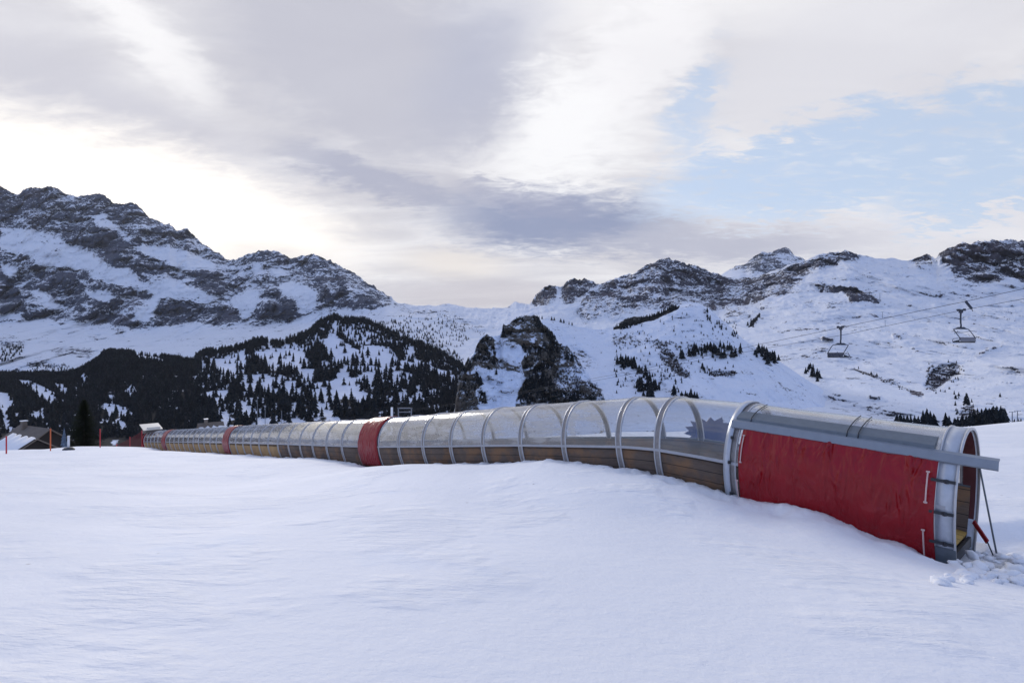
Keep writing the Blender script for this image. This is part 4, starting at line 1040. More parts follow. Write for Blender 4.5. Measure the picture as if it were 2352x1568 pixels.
# wide end hoop with dark red lining
o = ring(6.5, 0.02, 0.28, 0.015, 'end_hoop', M['bandlight'], -0.15, -0.15, 0.03)
l = []
for a in (-0.09, 0.13): l.append([tp(6.5, u, h, a) for u, h in prof(0.45, 0.45, -0.012, 26) if u > 0.35])
uvgrid('lining', l, M['brown'], o)
mb = MB()
for a in (-0.14, 0.17):
    po = prof(-0.15, -0.15, 0.045, 26); pi_ = prof(-0.15, -0.15, -0.005, 26)
    A = [[tp(6.5, u, h, a - .018) for u, h in pi_], [tp(6.5, u, h, a - .018) for u, h in po], [tp(6.5, u, h, a + .018) for u, h in po], [tp(6.5, u, h, a + .018) for u, h in pi_]]; A.append(A[0]); mb.grid(A)
mb.build('rim', M['alu'], o, True, ORG)
for s in (-1, 1):
    mb = MB(); mb.grid([[tp(6.5, s * (hw(h) + 0.05), h, a) for h in (-0.45, -0.1, 0.2, 0.32)] for a in (-0.16, 0.19)])
    b = mb.build('foot_plate', M['galv'], o, False, ORG); md = b.modifiers.new('s', 'SOLIDIFY'); md.thickness = 0.02
for h in (1.62, 1.02, 0.42):
    mb = MB(); mb.bar(tp(6.5, -(hw(h) + 0.065), h, -0.13), tp(6.5, -(hw(h) + 0.085), h, 0.24), 0.03, 0.055)
    mb.box(tp(6.5, -(hw(h) + 0.085), h, 0.0), (0.05, 0.05, 0.075)); mb.build('clamp', M['dark'], o, False, ORG)
# red tarpaulin hanging from the gutter
n0, n1 = 6.575, 8.36; NU, NVv = 200, 80
HG = HT - 0.40
rows = []
CREASE = [(random.uniform(.03, .97), random.choice((.04, .07, .12, .3, .42, .5)) + random.uniform(-.03, .05), random.uniform(-.16, .22), random.uniform(.05, .11), random.uniform(.016, .034)) for _ in range(34)]
gtop = math.sqrt(max(0, 1 - ((HG - WH) / (HT - WH)) ** 2))
for i in range(NU + 1):
    f = i / NU; n = n0 + (n1 - n0) * f; row = []
    for j in range(NVv + 1):
        v = j / NVv; h = HG - 0.02 + (-0.45 - HG) * v
        ub = hw(h) + 0.075 if h > WH * 0.3 else hw(h) + 0.09
        # folds gathered under the gutter, dying away downwards
        s1 = f * 30 + 3.0 * vnoise(f * 4, 0.2, 0.7, 3) + v * 4 * vnoise(f * 3, 1.1, 0.2, 5)
        fold = 0.034 * abs(float(math.sin(s1))) ** 0.7 * math.exp(-v * 3.2) * max(0, 0.5 + 0.9 * float(vnoise(f * 7, 0.5, 0.1, 6)))
        for (cf, cv, sl_, ln, am) in CREASE:
            d_ = (f - cf) - sl_ * (v - cv); e_ = (v - cv) / ln
            if abs(e_) < 1.6: fold += 1.7 * am * math.exp(-(d_ / 0.0075) ** 2) * math.exp(-e_ * e_)
        fold += 0.030 * float(vnoise(f * 5, v * 5, 2.1, 8)) + 0.016 * float(vnoise(f * 14, v * 9, 4.1, 18))
        fold += 0.018 * math.exp(-((f - 0.5) / 0.006) ** 2 * 0.3)
        fold *= min(1.0, (v + 0.002) / 0.05)
        sag = 0.03 * math.sin(math.pi * f * 2) ** 2
        row.append(tp(n, -(ub + max(fold, -0.03) + sag * v), h))
    rows.append(row)
tarp = uvgrid('red_tarpaulin', rows, M['tarp'], TUN, 0, 1, 0.006)
for (n, h0, h1) in ((6.635, 1.75, 1.18), (6.65, 0.62, -0.12), (8.33, 1.85, 1.22), (8.37, 0.75, 0.1)):
    mb = MB(); mb.tube([tp(n, -(hw(h) + 0.13), h) for h in np.linspace(h0, h1, 5)], 0.014, 6)
    for h in (h0, h1): mb.box(tp(n, -(hw(h) + 0.13), h), (0.045, 0.045, 0.03))
    mb.build('tie_rod', M['strap'], tarp, False, ORG)
# roller housing and gutter rail above the tarpaulin
def along_profile(nA, nB, pf, name, m, parent=TUN, k=12, hfun=lambda f: 0):
    mb = MB(); rows = []
    for i in range(k + 1):
        f = i / k; n = nA + (nB - nA) * f
        if n < 6.5:
            base_ = lambda u, h: tp(6.5, u, h, (n - 6.5) * ML)
        else: base_ = lambda u, h: tp(n, u, h)
        rows.append([base_(u, h + hfun(f)) for u, h in pf] + [base_(pf[0][0], pf[0][1] + hfun(f))])
    mb.grid(rows)
    mb.quad(rows[0][:-1][::-1]); mb.quad(rows[-1][:-1])
    return mb.build(name, m, parent, False, ORG)
al = math.asin((HG - WH) / (HT - WH)); ug = hw(HG)
hou = along_profile(6.62, 8.47, [(-ug + 0.28, HG + 0.262), (-ug + 0.22, HG + 0.265), (-ug - 0.06, HG + 0.135), (-ug - 0.085, HG + 0.03), (-ug + 0.02, HG)], 'roller_housing', M['galv'])
gut = along_profile(6.17, 8.50, [(-ug - 0.06, HG + 0.085), (-ug - 0.17, HG + 0.055), (-ug - 0.20, HG - 0.10), (-ug - 0.17, HG - 0.13), (-ug - 0.155, HG + 0.03), (-ug - 0.05, HG + 0.06)], 'gutter_rail', M['galv_light'], hfun=lambda f: -0.03 * (1 - f))
for n in (7.28, 8.30):
    for dn_ in ((-0.05, 0.05) if n < 8 else (0,)):
        mb = MB(); pts = [tp(n + dn_, u, h) for u, h in ((-ug - 0.10, HG + 0.04), (-ug - 0.045, HG + 0.175), (-ug + 0.15, HG + 0.275), (-ug + 0.42, HG + 0.36), (-0.05, HT + 0.03))]
        mb.tube(pts, 0.012, 6); mb.build('lashing', M['dark'], hou, True, ORG)
# wide metal post where the tarpaulin ends
o = ring(8.45, 0.12, 0.16, 0.055, 'jamb_strip', M['bandlight'], -0.3, 1.6, 0.02)
for h in (1.75, 1.15, 0.35):
    mb = MB(); mb.box(tp(8.45, -(hw(h) + 0.09), h, 0.03), (0.06, 0.06, 0.07)); mb.build('clamp', M['dark'], o, False, ORG)
# prop and tie strap beside the entrance
def ground_at(p): return gz(p[0], p[1])
p1 = tp(6.5, 1.10, 1.72, -0.12); px = at(2291, 1264, 12.6)
mb = MB(); mb.tube([p1, (px[0], px[1], px[2] - 0.15)], 0.017, 8); mb.build('prop_pole', M['galv'], TUN, True, ORG)
p2 = tp(6.5, 0.98, 0.42, -0.10); p3 = Vector(at(2281, 1263, 12.4))
d = (p3 - p2); mb = MB(); e = p2 + d * 0.72
mb.bar(p2, e, 0.03, 0.10); mb.build('tie_strap', M['tarp'], TUN, False, ORG)
mb = MB(); mb.tube([e, p3 - Vector((0, 0, .1))], 0.014, 6); mb.build('tie_hook', M['dark'], TUN, False, ORG)

# far end housing: red end board and pale roof box
nE = 48.0
mb = MB(); pr = prof(-0.1, -0.1, 0.16, 16); c0 = [tp(nE, u, h, 0.3) for u, h in pr]; c1 = [tp(nE, u, h, 0.5) for u, h in pr]
mb.quad(c0[::-1]); mb.quad(c1); mb.grid([c0, c1]); mb.build('end_board', M['tarp'], TUN, False, ORG)
mb = MB(); C, T, Sd, U = frame(47.2)
R = Matrix((Sd, T, U)).transposed()
mb.box(C + U * (HT + 0.02) - Sd * 0.35 + T * 0.6, (1.9, 2.5, 0.5), R); bx_ = mb.build('roof_box', M['rooft'], TUN, False, ORG, 0.03)
R2_ = R @ Matrix.Rotation(math.radians(17), 3, 'X')
mb = MB(); mb.box(C + U * (HT + 0.62) - Sd * 0.45 + T * 0.6, (2.3, 3.0, 0.07), R2_); mb.box(C + U * (HT + 0.40) - Sd * 0.3 + T * 0.6, (1.5, 2.4, 0.3), R); mb.build('lid', M['cream'], bx_, False, ORG)

# ------------------------------------------------------------------ starburst sign behind the tunnel
c = Vector(at(1632, 1000, 19.6)); c = Vector(at(1632, 994, 20.6))
gsz = gz(c.x, c.y)
root = empty('starburst_sign', (c.x, c.y, gsz), 'blank blue starburst shaped sign seen through the clear tunnel wall', 'sign')
mb = MB(); n_ = 30; fr_, bk = [], []
for i in range(n_):
    a = 2 * math.pi * i / n_ + .1; r_ = (1.0 if i % 2 else 0.74) * random.uniform(.92, 1.08)
    dx, dz = r_ * 0.86 * math.cos(a), r_ * 0.56 * math.sin(a)
    dirx = Vector((math.cos(TH) * .6 + .4, -math.sin(TH) * 0.3, 0)).normalized()
    fr_.append(c + dirx * dx + Vector((0, 0, dz))); bk.append(c + dirx * dx + Vector((0, 0.05, dz)))
mb.quad(fr_); mb.quad(bk[::-1]); mb.grid([fr_, bk], closed=True)
mb.build('sign_panel', M['blue'], root, False, (c.x, c.y, gsz))
mb = MB(); mb.tube([(c.x, c.y + .08, gsz - .3), (c.x, c.y + .08, c.z + .3)], 0.035, 8); mb.build('post', M['galv'], root, False, (c.x, c.y, gsz))

# ------------------------------------------------------------------ chairlift
def chair(loc, rz, label):
    root = empty('lift_chair', loc, label, 'chairlift chair', 'chairlift chairs', rz)
    def b(name, mb, m, par=root, sm=False): return mb.build(name, m, par, sm)
    mb = MB(); mb.box((0, 0, 0.03), (0.16, 0.62, 0.15)); mb.box((0, -0.32, 0.06), (0.22, 0.14, 0.22)); mb.box((0, 0.22, 0.10), (0.14, 0.3, 0.12)); mb.box((0, 0, -0.14), (0.2, 0.3, 0.2)); b('grip', mb, M['steel'])
    mb = MB(); mb.tube([(0, 0, -0.05), (0, 0.02, -0.5), (0, 0.02, -1.2), (0, -0.02, -1.45), (0, 0.0, -1.62)], [0.09, 0.075, 0.07, 0.07, 0.08], 8); b('hanger_arm', mb, M['steel'], sm=True)
    mb = MB(); mb.grid([[(x, y, z) for x, z in ((-0.75, -1.78), (-0.35, -1.62), (0.35, -1.62), (0.75, -1.78), (0.7, -1.84), (-0.7, -1.84))] for y in (-0.09, 0.09)], closed=True)
    for y in (-.09, .09): mb.quad([(x, y, z) for x, z in ((-0.75, -1.78), (-0.35, -1.62), (0.35, -1.62), (0.75, -1.78), (0.7, -1.84), (-0.7, -1.84))])
    b('yoke', mb, M['steel'])
    mb = MB(); w = 1.12
    mb.tube([(-w, -0.62, -2.72), (-w, -0.12, -1.98), (-w + .05, 0, -1.84), (-w + .25, 0, -1.80), (w - .25, 0, -1.80), (w - .05, 0, -1.84), (w, -0.12, -1.98), (w, -0.62, -2.72)], 0.04, 8)
    b('side_frame', mb, M['steel'], sm=True)
    mb = MB(); R1 = Matrix.Rotation(math.radians(-16), 3, 'X')
    mb.box((0, -0.62, -2.86), (2.16, 0.06, 0.36), R1); mb.tube([(-w, -0.60, -2.66), (w, -0.60, -2.66)], 0.03, 6)
    b('backrest', mb, M['seatback'])
    mb = MB(); mb.box((0, -0.30, -3.10), (2.2, 0.62, 0.09), Matrix.Rotation(math.radians(5), 3, 'X')); mb.box((0, 0.0, -3.09), (2.2, 0.08, 0.13))
    b('seat', mb, M['seat'])
    for s in (-1, 1):
        mb = MB(); mb.tube([(s * w, -0.62, -2.7), (s * w, -0.50, -3.1), (s * w, 0.02, -3.1)], 0.035, 6); mb.tube([(s * w, -0.62, -2.72), (s * w, 0.0, -2.78), (s * w, 0.06, -3.05)], 0.028, 6)
        mb.quad([(s * w, -0.60, -2.85), (s * w, -0.02, -3.0), (s * w, -0.02, -3.12), (s * w, -0.55, -3.14)])
        b('armrest', mb, M['steel'])
    mb = MB(); mb.tube([(-0.7, -0.1, -2.80), (-0.7, 0.22, -2.55), (-0.7, 0.62, -3.2), (0.7, 0.62, -3.2), (0.7, 0.22, -2.55), (0.7, -0.1, -2.80)] if rz > 1 else [(-1.0, -0.35, -2.0), (-0.7, -0.15, -2.1), (-0.5, 0.28, -2.18), (0.5, 0.28, -2.18), (0.7, -0.15, -2.1), (1.0, -0.35, -2.0), (1.1, -0.72, -2.1)], 0.022, 6)
    b('safety_bar', mb, M['steel'])
    return root
cdir = math.atan2(-476, F)      # cable heading
A1 = at(1931, 752, 64); A2 = at(2207, 713, 60)
chair((A1[0], A1[1], A1[2]), math.pi + 0.33, 'empty chairlift chair on the left, facing this way on the upper cable')
chair((A2[0], A2[1], A2[2]), 0.33, 'empty chairlift chair on the right, facing away on the lower cable')
def cable(pts, label):
    mb = MB(); mb.tube(pts, 0.023, 6); o = mb.build('lift_cable', M['steel'], None, True)
    tag(o, label, 'cable', 'chairlift cables')
def Dc(x, K): return K / (x - 700.0)
K1, K2 = 1231 * 64.0, 1507 * 60.0
UP = [(2352 + 700, 512), (2700, 587), (2352, 663), (2220, 691.5), (2100, 716.5), (1931, 752), (1850, 769), (1746, 790.5), (1600, 822), (1400, 862), (1200, 899), (1060, 924), (930, 943)]
LO = [(2352 + 700, 540), (2700, 614), (2352, 686), (2207, 713), (2100, 735), (1947, 767), (1850, 784), (1768, 798), (1600, 829), (1400, 868), (1200, 903), (1060, 927), (945, 944)]
cable([at(x, y, Dc(x, K1)) for x, y in UP], 'thin upper chairlift cable carrying the left chair')
cable([at(x, y, Dc(x, K2)) for x, y in LO], 'thin lower chairlift cable carrying the right chair')
sp = empty('cable_spacer', at(2225, 700, 61), 'small dark bar hanging between the two chairlift cables', 'lift fitting')
mb = MB(); mb.bar(at(2218, 692, 61), at(2232, 709, 61), 0.1, 0.22); mb.tube([at(2232, 709, 61), at(2234, 714, 60)], 0.04, 6); o = mb.build('bar', M['steel'], sp, False, at(2225, 700, 61))

# lift pylons
def pylon(x, yb, h, D, label, arms=1, group=None, name='lift_pylon'):
    p = at(x, yb, D); H = h * D / F
    root = empty(name, p, label, 'pylon', group)
    mb = MB(); mb.tube([(0, 0, -H * .3), (0, 0, H)], ([H * .045 + .05, H * .025 + .04] if arms else [.13, .09]), 8); mb.build('mast', M['pole'], root)
    if arms:
        mb = MB(); mb.bar((-H * .3, 0, H * .97), (H * .3, 0, H * .97), H * .03 + .04, H * .03 + .05)
        for s in (-1, 1): mb.bar((s * H * .3, 0, H * .9), (s * H * .3, 0, H * 1.02), .12, .12)
        mb.build('cross_arm', M['pole'], root)
G1 = 'drag lift pylons at the right'
pylon(2325, 968, 23, 380, 'left one of two thin drag lift pylons beyond the snow brow', 1, G1); pylon(2337, 967, 24, 380, 'right one of two thin drag lift pylons beyond the snow brow', 1, G1)
for i, (x, y, D, s) in enumerate(((2033, 746, 1180, 'lowest'), (2027, 727, 1280, 'middle'), (2021, 684, 1400, 'highest'))):
    pylon(x, y, 11, D, s + ' of three tiny lift pylons up the snow bowl', 1, 'tiny lift pylons up the snow bowl')
G2 = 'thin pale poles before the forest'
pylon(591, 985, 74, 230, 'tallest thin pale pole before the forest, left of three', 0, G2, 'pole'); pylon(609, 985, 56, 220, 'thicker pale pole before the forest, middle of three', 0, G2, 'pole'); pylon(647, 985, 42, 210, 'short thin pole before the forest, right of three', 0, G2, 'pole')
# lift gantry in the valley with two posts and a frame
gp_ = at(930, 965, 330); root = empty('lift_gantry', gp_, 'pale lift gantry frame down in the valley behind the tunnel', 'lift gantry')
u_ = 330 / F
mb = MB()
for x in (-15, 15): mb.bar((x * u_, 0, -8), (x * u_, 0, 29 * u_), .5, .5)
mb.bar((-17 * u_, 0, 28 * u_), (17 * u_, 0, 28 * u_), .5, .6); mb.bar((-15 * u_, 0, 19 * u_), (15 * u_, 0, 19 * u_), .4, .4); mb.build('frame', M['pole'], root)
gp_ = at(900, 965, 320); root = empty('pole', gp_, 'short white post left of the lift gantry in the valley', 'post'); mb = MB(); mb.bar((0, 0, -6), (0, 0, 29 * u_), 1.0, 1.0); mb.build('mast', M['white'], root)

# ------------------------------------------------------------------ left foreground bits on the snow brow
def mpole(x, yt, D, r, m, label):
    b = at(x, 1040, D); gzz = gz(b[0], b[1]); top = at(x, yt, D)
    root = empty('marker_pole', (b[0], b[1], gzz), label, 'marker pole', 'slope marker poles')
    mb = MB(); mb.tube([(0, 0, -.5), (0, 0, top[2] - gzz)], r, 8); mb.build('pole', m, root, True)
    mb = MB(); mb.tube([(0, 0, top[2] - gzz - .02), (0, 0, top[2] - gzz + .05)], r * 1.25, 8); mb.build('tip', m, root, True)
mpole(14.6, 1003, 54, 0.055, M['redpole'], 'thick red marker pole at the far left edge')
mpole(116, 985, 60, 0.05, M['orange'], 'orange marker pole in front of the chalet')
mpole(230, 986, 70, 0.05, M['redpole'], 'thin red marker pole right of the tall spruce')
b = at(157.5, 1031, 60); hz = gz(b[0], b[1]); root = empty('snow_hydrant', (b[0], b[1], hz), 'white post on a dark round base standing on the snow brow', 'hydrant')
mb = MB(); mb.tube([(0, 0, 0), (0, 0, 1.35)], 0.10, 12); mb.tube([(0, 0, 1.3), (0, 0, 1.4)], 0.12, 12); mb.build('post', M['white'], root, True)
mb = MB(); mb.tube([(0, 0, -0.3), (0, 0, 0.10), (0, 0, 0.24)], [0.50, 0.50, 0.34], 16); mb.build('base', M['dark'], root)
# netting fence behind the tunnel end
p = at(296, 1024, 93); root = empty('net_fence', p, 'dark red safety net fence behind the end of the tunnel', 'fence')
mb = MB(); A, B_ = Vector(at(268, 1030, 88)), Vector(at(326, 1030, 97))
for k in range(30):
    a = A.lerp(B_, k / 30); 
    h = 0.6 + 2.2 * (k / 30) ** 1.2
    mb.bar(a - Vector((0, 0, .5)), a + Vector((0, 0, h)), 0.05, 0.04)
for q in range(14):
    z0 = 0.12 + q * 0.18; k0 = max(0, ((z0 - 0.6) / 2.2)) ** (1 / 1.2) if z0 > 0.6 else 0
    if k0 < 1: mb.bar(A.lerp(B_, k0) + Vector((0, 0, z0)), B_ + Vector((0, 0, z0)), 0.04, 0.05)
mb.build('net', M['net'], root, False, p)
for k in (0.0, 0.5, 1.0):
    a = A.lerp(B_, k); mb = MB(); mb.tube([a - Vector((0, 0, 1)), a + Vector((0, 0, .7 + 2.2 * k))], 0.05, 6); mb.build('post', M['redpole'], root, False, p)

# chalets below the brow
def chalet(origin, rz, L, W, eave, rise, label, roofm, wallm, snowcov=0.0, chimney=True, over=0.7):
    root = empty('chalet', origin, label, 'chalet', None, rz)
    mb = MB(); hL, hW = L / 2, W / 2
    mb.box((0, 0, eave / 2 - 2.5), (L, W, eave + 5))
    for s in (-1, 1): mb.quad([(s * hL, -hW, eave), (s * hL, hW, eave), (s * hL, 0, eave + rise)])
    mb.build('wall', wallm, root)
    rf = MB(); sl = rise / hW
    for s in (-1, 1):
        e = hW + over
        a = [(-hL - over, s * e, eave - over * sl), (hL + over, s * e, eave - over * sl), (hL + over, 0, eave + rise), (-hL - over, 0, eave + rise)]
        rf.quad(a if s < 0 else a[::-1]); rf.quad([(x, y, z + .22) for x, y, z in a])
        for i in range(4):
            p_, q_ = a[i], a[(i + 1) % 4]; rf.quad([p_, q_, (q_[0], q_[1], q_[2] + .22), (p_[0], p_[1], p_[2] + .22)])
    ro = rf.build('roof', roofm, root)
    if snowcov:
        sn = MB(); e = hW + over; nx = 14
        rows = []
        for i in range(nx + 1):
            x = -hL - over + (L + 2 * over) * i / nx
            t1 = snowcov * (1 + 0.12 * math.sin(i * 1.7) + .08 * math.sin(i * 4.1))
            ya, yb = -e, -e * (1 - min(1, t1))
            f = lambda y: eave + rise - abs(y) * sl + .22
            rows.append([(x, ya, f(ya) + .003), (x, ya + .02, f(ya) + .28), (x, (ya + yb) / 2, f((ya + yb) / 2) + .30), (x, yb - .1, f(yb - .1) + .22), (x, yb, f(yb) + .003)])
        sn.grid(rows); sn.build('roof_snow', M['snow'], ro, True)
    if chimney:
        ch = MB(); ch.box((-L * .25, -W * .08, eave + rise + .4), (.8, .8, 1.6)); cm = ch.build('chimney', M['rooft'], ro)
        cc = MB(); cc.box((-L * .25, -W * .08, eave + rise + 1.28), (1.0, 1.0, .16)); cc.build('chimney_cap', M['white'], cm)
    for k in range(3):
        w = MB(); w.box((-L * .3 + k * L * .3, -hW - .01, eave * .45), (1.0, .06, 1.1)); wf = w.build('window', M['dark'], root)
    return root
D_ = 122
o1 = at(80, 1000, D_); chalet((o1[0], o1[1], o1[2] - 4.3), math.radians(-26), 10.5, 8.6, 2.6, 3.3, 'chalet with a bare weathered brown roof below the snow brow', M['rooft'], M['chwall'], 0)
o2 = at(58, 1012, 104); chalet((o2[0], o2[1], o2[2] - 4.0), math.radians(-30), 8.2, 6.6, 2.4, 2.2, 'lower dark chalet with a snow covered roof at the left', M['rooft'], M['chwall'], 1.0, False)
o3 = at(484, 990, 170); chalet((o3[0], o3[1], o3[2] - 1.6), math.radians(40), 5.0, 5.0, 1.6, 2.3, 'small hut with snow dusted gable roof peeping over the tunnel', M['rooft'], M['chwall'], .6, True)
# snow dusted sapling beside the hydrant
b = at(147, 1024, 84); root = empty('young_conifer', (b[0], b[1], b[2] - 1.2), 'small snow dusted young conifer left of the white post', 'tree')
V, Fc = conifer_arrays(77, 7, 6, .13); me = bpy.data.meshes.new('crown'); me.from_pydata((V * 4.0).tolist(), [], Fc.tolist()); me.materials.append(simple('snow_dusted_needles', (0.10, 0.14, 0.2), .9, 0, .9, 5)); link(bpy.data.objects.new('crown', me), root)
mb = MB(); mb.tube([(0, 0, -.6), (0, 0, 3.2)], [.06, .02], 6); mb.build('trunk', M['bark'], root)

# ------------------------------------------------------------------ clods of dug snow
chunks = MB(); r_ = np.random.default_rng(3)
def blob(c, s):
    import bmesh
    bm = bmesh.new(); bmesh.ops.create_icosphere(bm, subdivisions=2, radius=1.0)
    b0 = len(chunks.v); sd_ = r_.uniform(0, 99); e = [r_.uniform(.7, 1.3) for _ in range(3)]
    for v in bm.verts:
        p = v.co; k = 1 + 0.45 * float(vnoise(p.x * 1.6 + sd_, p.y * 1.6, p.z * 1.6, 2)) + .12 * float(vnoise(p.x * 5 + sd_, p.y * 5, p.z * 5, 5))
        chunks.v.append((c[0] + p.x * k * s * e[0], c[1] + p.y * k * s * e[1], c[2] + p.z * k * s * 0.6 * e[2]))
    for f in bm.faces: chunks.f.append(tuple(b0 + v.index for v in f.verts)); chunks.m.append(0)
    bm.free()
for (x, y, s, n) in ((2205, 1297, .16, 4), (2165, 1338, .13, 5), (2250, 1315, .14, 10), (2300, 1325, .12, 12), (2330, 1290, .12, 10), (2345, 1335, .15, 9), (2215, 1332, .08, 8), (2270, 1285, .07, 10), (2400, 1320, .15, 8)):
    for k in range(n):
        xx_, yy_ = x + r_.normal(0, 14), y + r_.normal(0, 7)
        # march down the bearing to the snow surface
        sl = (CY - yy_) / F; D = 6.0
        while D < 15:
            X_, Y_ = (xx_ - CX) / F * D, D * QY
            if sl * D < gz(X_, Y_): break
            D += 0.15
        ss_ = s * r_.uniform(.35, 1.1)
        blob((X_, Y_, gz(X_, Y_) + ss_ * .15), ss_)
co = chunks.build('snow_clods', M['snow'], None, True); tag(co, 'broken lumps of dug out snow in front of the open tunnel end', None, None, 'stuff')
# ------------------------------------------------------------------ sky, sun, camera, air
SUN_AZ, SUN_EL = math.radians(-24), math.radians(17)
W = bpy.data.worlds.new('World'); S.world = W; W.use_nodes = True
t = NT(W.node_tree); bg = t.n['Background']
sky = t.new('ShaderNodeTexSky'); sky.sky_type = 'NISHITA'; sky.sun_disc = False
sky.sun_elevation = SUN_EL; sky.sun_rotation = SUN_AZ; sky.altitude = 1800; sky.air_density = 1.0; sky.dust_density = 0.6; sky.ozone_density = 1.5
g = t.new('ShaderNodeTexCoord').outputs['Generated']
sp_ = t.new('ShaderNodeSeparateXYZ'); t.lk(g, sp_.inputs[0]); dx, dy, dz = sp_.outputs
az = t.math('MULTIPLY', t.math('ARCTAN2', dx, dy), 57.2958)
el = t.math('MULTIPLY', t.math('ARCSINE', t.math('MAXIMUM', t.math('MINIMUM', dz, 0.9999), -0.9999)), 57.2958)
# cloud sheet coordinates: direction projected on a high layer
den = t.math('ADD', t.math('MAXIMUM', dz, 0.0), 0.16)
cmb = t.new('ShaderNodeCombineXYZ'); t.lk(t.math('DIVIDE', dx, den), cmb.inputs[0]); t.lk(t.math('DIVIDE', dy, den), cmb.inputs[1]); cl = cmb.outputs[0]
nbig = t.noise(cl, 1.1, 6, 0.55, 0.5); nmid = t.noise(cl, 3.2, 7, 0.6, 0.6); nfine = t.noise(t.mapping(cl, rot=(0, 0, 0.5), scale=(1, 1.8, 1)), 8.0, 8, 0.65, 0.4)
streak = t.noise(t.mapping(cl, rot=(0, 0, -0.35), scale=(1.0, 2.2, 1)), 1.3, 6, 0.54, 0.6)
wz = t.math('SUBTRACT', nmid, 0.5); wf = t.math('SUBTRACT', nfine, 0.5)
def azel(x, y):
    f_ = F * QY
    return math.degrees(math.atan((x - CX) / f_)), math.degrees(math.atan((CY - y) / math.hypot(f_, x - CX)))
def blobm(x, y, sx, sy, rot=0, warp=7.0, fine=2.0, lo=1.0, hi=0.0):
    """soft patch of sky at the given bearing; sizes in degrees; frayed by cloud noise"""
    a0, e0 = azel(x, y); c, s = math.cos(math.radians(rot)), math.sin(math.radians(rot))
    a = t.math('ADD', t.math('SUBTRACT', az, a0), t.math('MULTIPLY', wz, warp)); e = t.math('ADD', t.math('SUBTRACT', el, e0), t.math('ADD', t.math('MULTIPLY', t.math('SUBTRACT', nbig, .5), warp * .6), t.math('MULTIPLY', wf, fine)))
    u = t.math('DIVIDE', t.math('ADD', t.math('MULTIPLY', a, c), t.math('MULTIPLY', e, s)), sx)
    v = t.math('DIVIDE', t.math('SUBTRACT', t.math('MULTIPLY', e, c), t.math('MULTIPLY', a, s)), sy)
    d = t.math('SQRT', t.math('ADD', t.math('MULTIPLY', u, u), t.math('MULTIPLY', v, v)))
    return t.ss(d, lo, hi)
def srgb(r, g_, b): return tuple(((v / 255) / 12.92 if v / 255 <= .04045 else ((v / 255 + .055) / 1.055) ** 2.4) for v in (r, g_, b))
col = t.mix(t.ss(streak, 0.32, 0.68), srgb(216, 215, 222), srgb(244, 243, 246))
def over(c, m_, k, colr): return t.mix(t.math('MULTIPLY', m_, k), c, colr)
# big lavender grey bank across the upper left and centre
gb = blobm(860, 150, 19, 10.5, -6, 14, 8, 1.15, 0.45); col = over(col, gb, 0.88, srgb(197, 198, 211))
col = over(col, blobm(1120, 120, 7, 12, -38, 6, 2, 1.2, 0.1), 0.6, srgb(184, 189, 210))
col = over(col, blobm(300, 290, 20, 3.6, -12, 6, 2, 1.3, 0.2), 0.65, srgb(198, 198, 211))
col = over(col, blobm(100, 130, 8, 4.5, -20, 6, 2, 1.3, 0.2), 0.5, srgb(214, 214, 224))
# bright gaps
col = over(col, blobm(290, 50, 10.0, 2.5, -34, 8, 5, 1.2, 0.2), 0.95, srgb(254, 253, 255))
col = over(col, blobm(330, 480, 20, 6.0, -8, 7, 4, 1.3, 0.35), 1.0, (1.35, 1.28, 1.18))
col = over(col, blobm(1290, 310, 10, 7.2, 24, 12, 13, 1.15, 0.3), 0.95, (1.0, 1.0, 1.02))
col = over(col, blobm(1480, 120, 9, 5.4, 24, 10, 12, 1.15, 0.4), 0.8, srgb(252, 251, 254))
col = over(col, blobm(1040, 605, 6.5, 1.7, -3, 3, 1, 1.4, 0.1), 0.85, srgb(243, 236, 230))
# right side veil
col = over(col, blobm(2000, 110, 18, 7, 8, 7, 2.5, 1.3, 0.3), 0.75, srgb(229, 229, 236))
col = over(col, blobm(2050, 530, 20, 2.8, 2, 5, 1.5, 1.3, 0.3), 0.8, srgb(233, 233, 240))
col = over(col, blobm(1100, 680, 13, 2.0, 0, 2, 1, 1.3, 0.3), 0.7, srgb(204, 199, 206))
# dark streak clouds
col = over(col, blobm(880, 420, 12, 1.8, -14, 7, 4, 1.2, 0.3), 0.8, srgb(172, 176, 198))
dk = blobm(1280, 512, 15, 3.7, -3, 6, 5.0, 1.2, 0.35); col = over(col, dk, 0.95, srgb(146, 157, 189))
col = over(col, blobm(1620, 560, 16, 2.0, -2, 5, 4, 1.25, 0.2), 0.8, srgb(183, 186, 205)); col = over(col, blobm(1180, 455, 9, 1.6, -10, 6, 4, 1.2, 0.3), 0.6, srgb(168, 172, 196))
col = over(col, blobm(620, 590, 7, 1.8, -6, 4, 1.5, 1.3, 0.2), 0.45, srgb(212, 207, 210))
# blue gap: a wedge opening to the right
b1 = blobm(1950, 375, 21.5, 4.5, 4, 7, 8.0, 1.06, 0.6)
b2 = t.math('MULTIPLY', blobm(1600, 260, 5.6, 3.4, 50, 9, 12.0, 1.15, 0.4), 0.85)
b3 = blobm(2420, 320, 12, 4.8, 18, 8, 12, 1.04, 0.72)
blue = t.math('MAXIMUM', b1, t.math('MAXIMUM', b2, b3))
veil = blobm(1810, 215, 9.0, 2.9, 12, 9, 16, 1.04, 0.7); blue = t.math('MULTIPLY', blue, t.math('SUBTRACT', 1.0, t.math('MULTIPLY', veil, 0.9)))
wisps = t.ss(nfine, 0.46, 0.72)
blue = t.math('MULTIPLY', blue, t.math('SUBTRACT', 1.0, t.math('MULTIPLY', wisps, 0.45)))
skyc = t.new('ShaderNodeVectorMath', operation='SCALE'); t.lk(sky.outputs[0], skyc.inputs[0]); skyc.inputs[3].default_value = 0.15
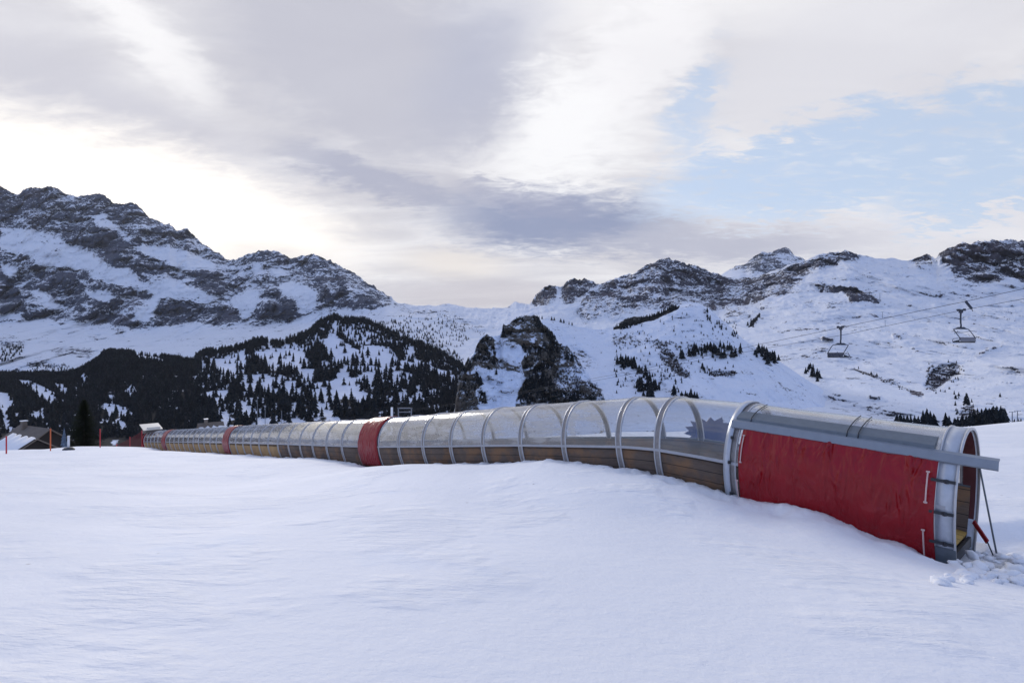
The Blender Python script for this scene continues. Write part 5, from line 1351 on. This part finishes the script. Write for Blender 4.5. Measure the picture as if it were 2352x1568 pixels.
bluec = t.mix(0.72, skyc.outputs[0], (0.66, 0.76, 0.93))
col = t.mix(blue, col, bluec)
# outside the view: broken cloud over clear blue sky, deeper towards the back
front = t.ss(dy, -0.25, 0.45)
rest_ = t.mix(t.ss(nbig, 0.42, 0.66), bluec_b := t.mix(0.6, skyc.outputs[0], (0.30, 0.46, 0.98)), (0.50, 0.58, 0.82))
col = t.mix(front, rest_, col)
zen = t.ss(el, 34.0, 62.0); col = t.mix(zen, col, t.mix(0.5, rest_, (0.55, 0.60, 0.78)))
t.lk(col, bg.inputs[0]); bg.inputs[1].default_value = 1.0

sl_ = bpy.data.lights.new('sun', 'SUN'); sl_.energy = 1.5; sl_.angle = math.radians(10); sl_.color = (1.0, 0.93, 0.84)
so_ = bpy.data.objects.new('sun', sl_); link(so_)
sv = Vector((math.sin(SUN_AZ) * math.cos(SUN_EL), math.cos(SUN_AZ) * math.cos(SUN_EL), math.sin(SUN_EL)))
so_.rotation_euler = (-sv).to_track_quat('-Z', 'Y').to_euler()

# air
if HAZE:
    zlo = min(float(o.bound_box[0][2]) for o in COL.objects if o.type == 'MESH' and o.get('kind') == 'structure') - 1
    mb = MB(); mb.box((0, 0, (900 + zlo) / 2), (19000, 19000, 900 - zlo))
    m_ = bpy.data.materials.new('haze'); m_.use_nodes = True; tt_ = NT(m_.node_tree)
    tt_.n.remove(tt_.n['Principled BSDF'])
    v = tt_.new('ShaderNodeVolumePrincipled'); v.inputs['Color'].default_value = (0.82, 0.86, 0.95, 1); v.inputs['Density'].default_value = HAZE
    v.inputs['Anisotropy'].default_value = 0.3
    tt_.lk(v.outputs[0], tt_.n['Material Output'].inputs['Volume'])
    hz_ = mb.build('haze', m_); tag(hz_, 'thin bluish mountain haze', None, None, 'stuff')

cam = bpy.data.cameras.new('camera'); co_ = bpy.data.objects.new('camera', cam); link(co_)
cam.sensor_width = 36; cam.lens = 36 * F * QY / 2352; cam.clip_start = 0.1; cam.clip_end = 30000
co_.location = (0, 0, 0); co_.rotation_euler = (math.radians(90), 0, 0)
S.camera = co_
S.view_settings.view_transform = 'Standard'; S.view_settings.look = 'None'; S.view_settings.exposure = 0.0; S.view_settings.gamma = 1
S.cycles.use_denoising = True
S.cycles.max_bounces = 8; S.cycles.transparent_max_bounces = 24; S.cycles.diffuse_bounces = 3; S.cycles.volume_bounces = 0
S.cycles.sample_clamp_indirect = 6
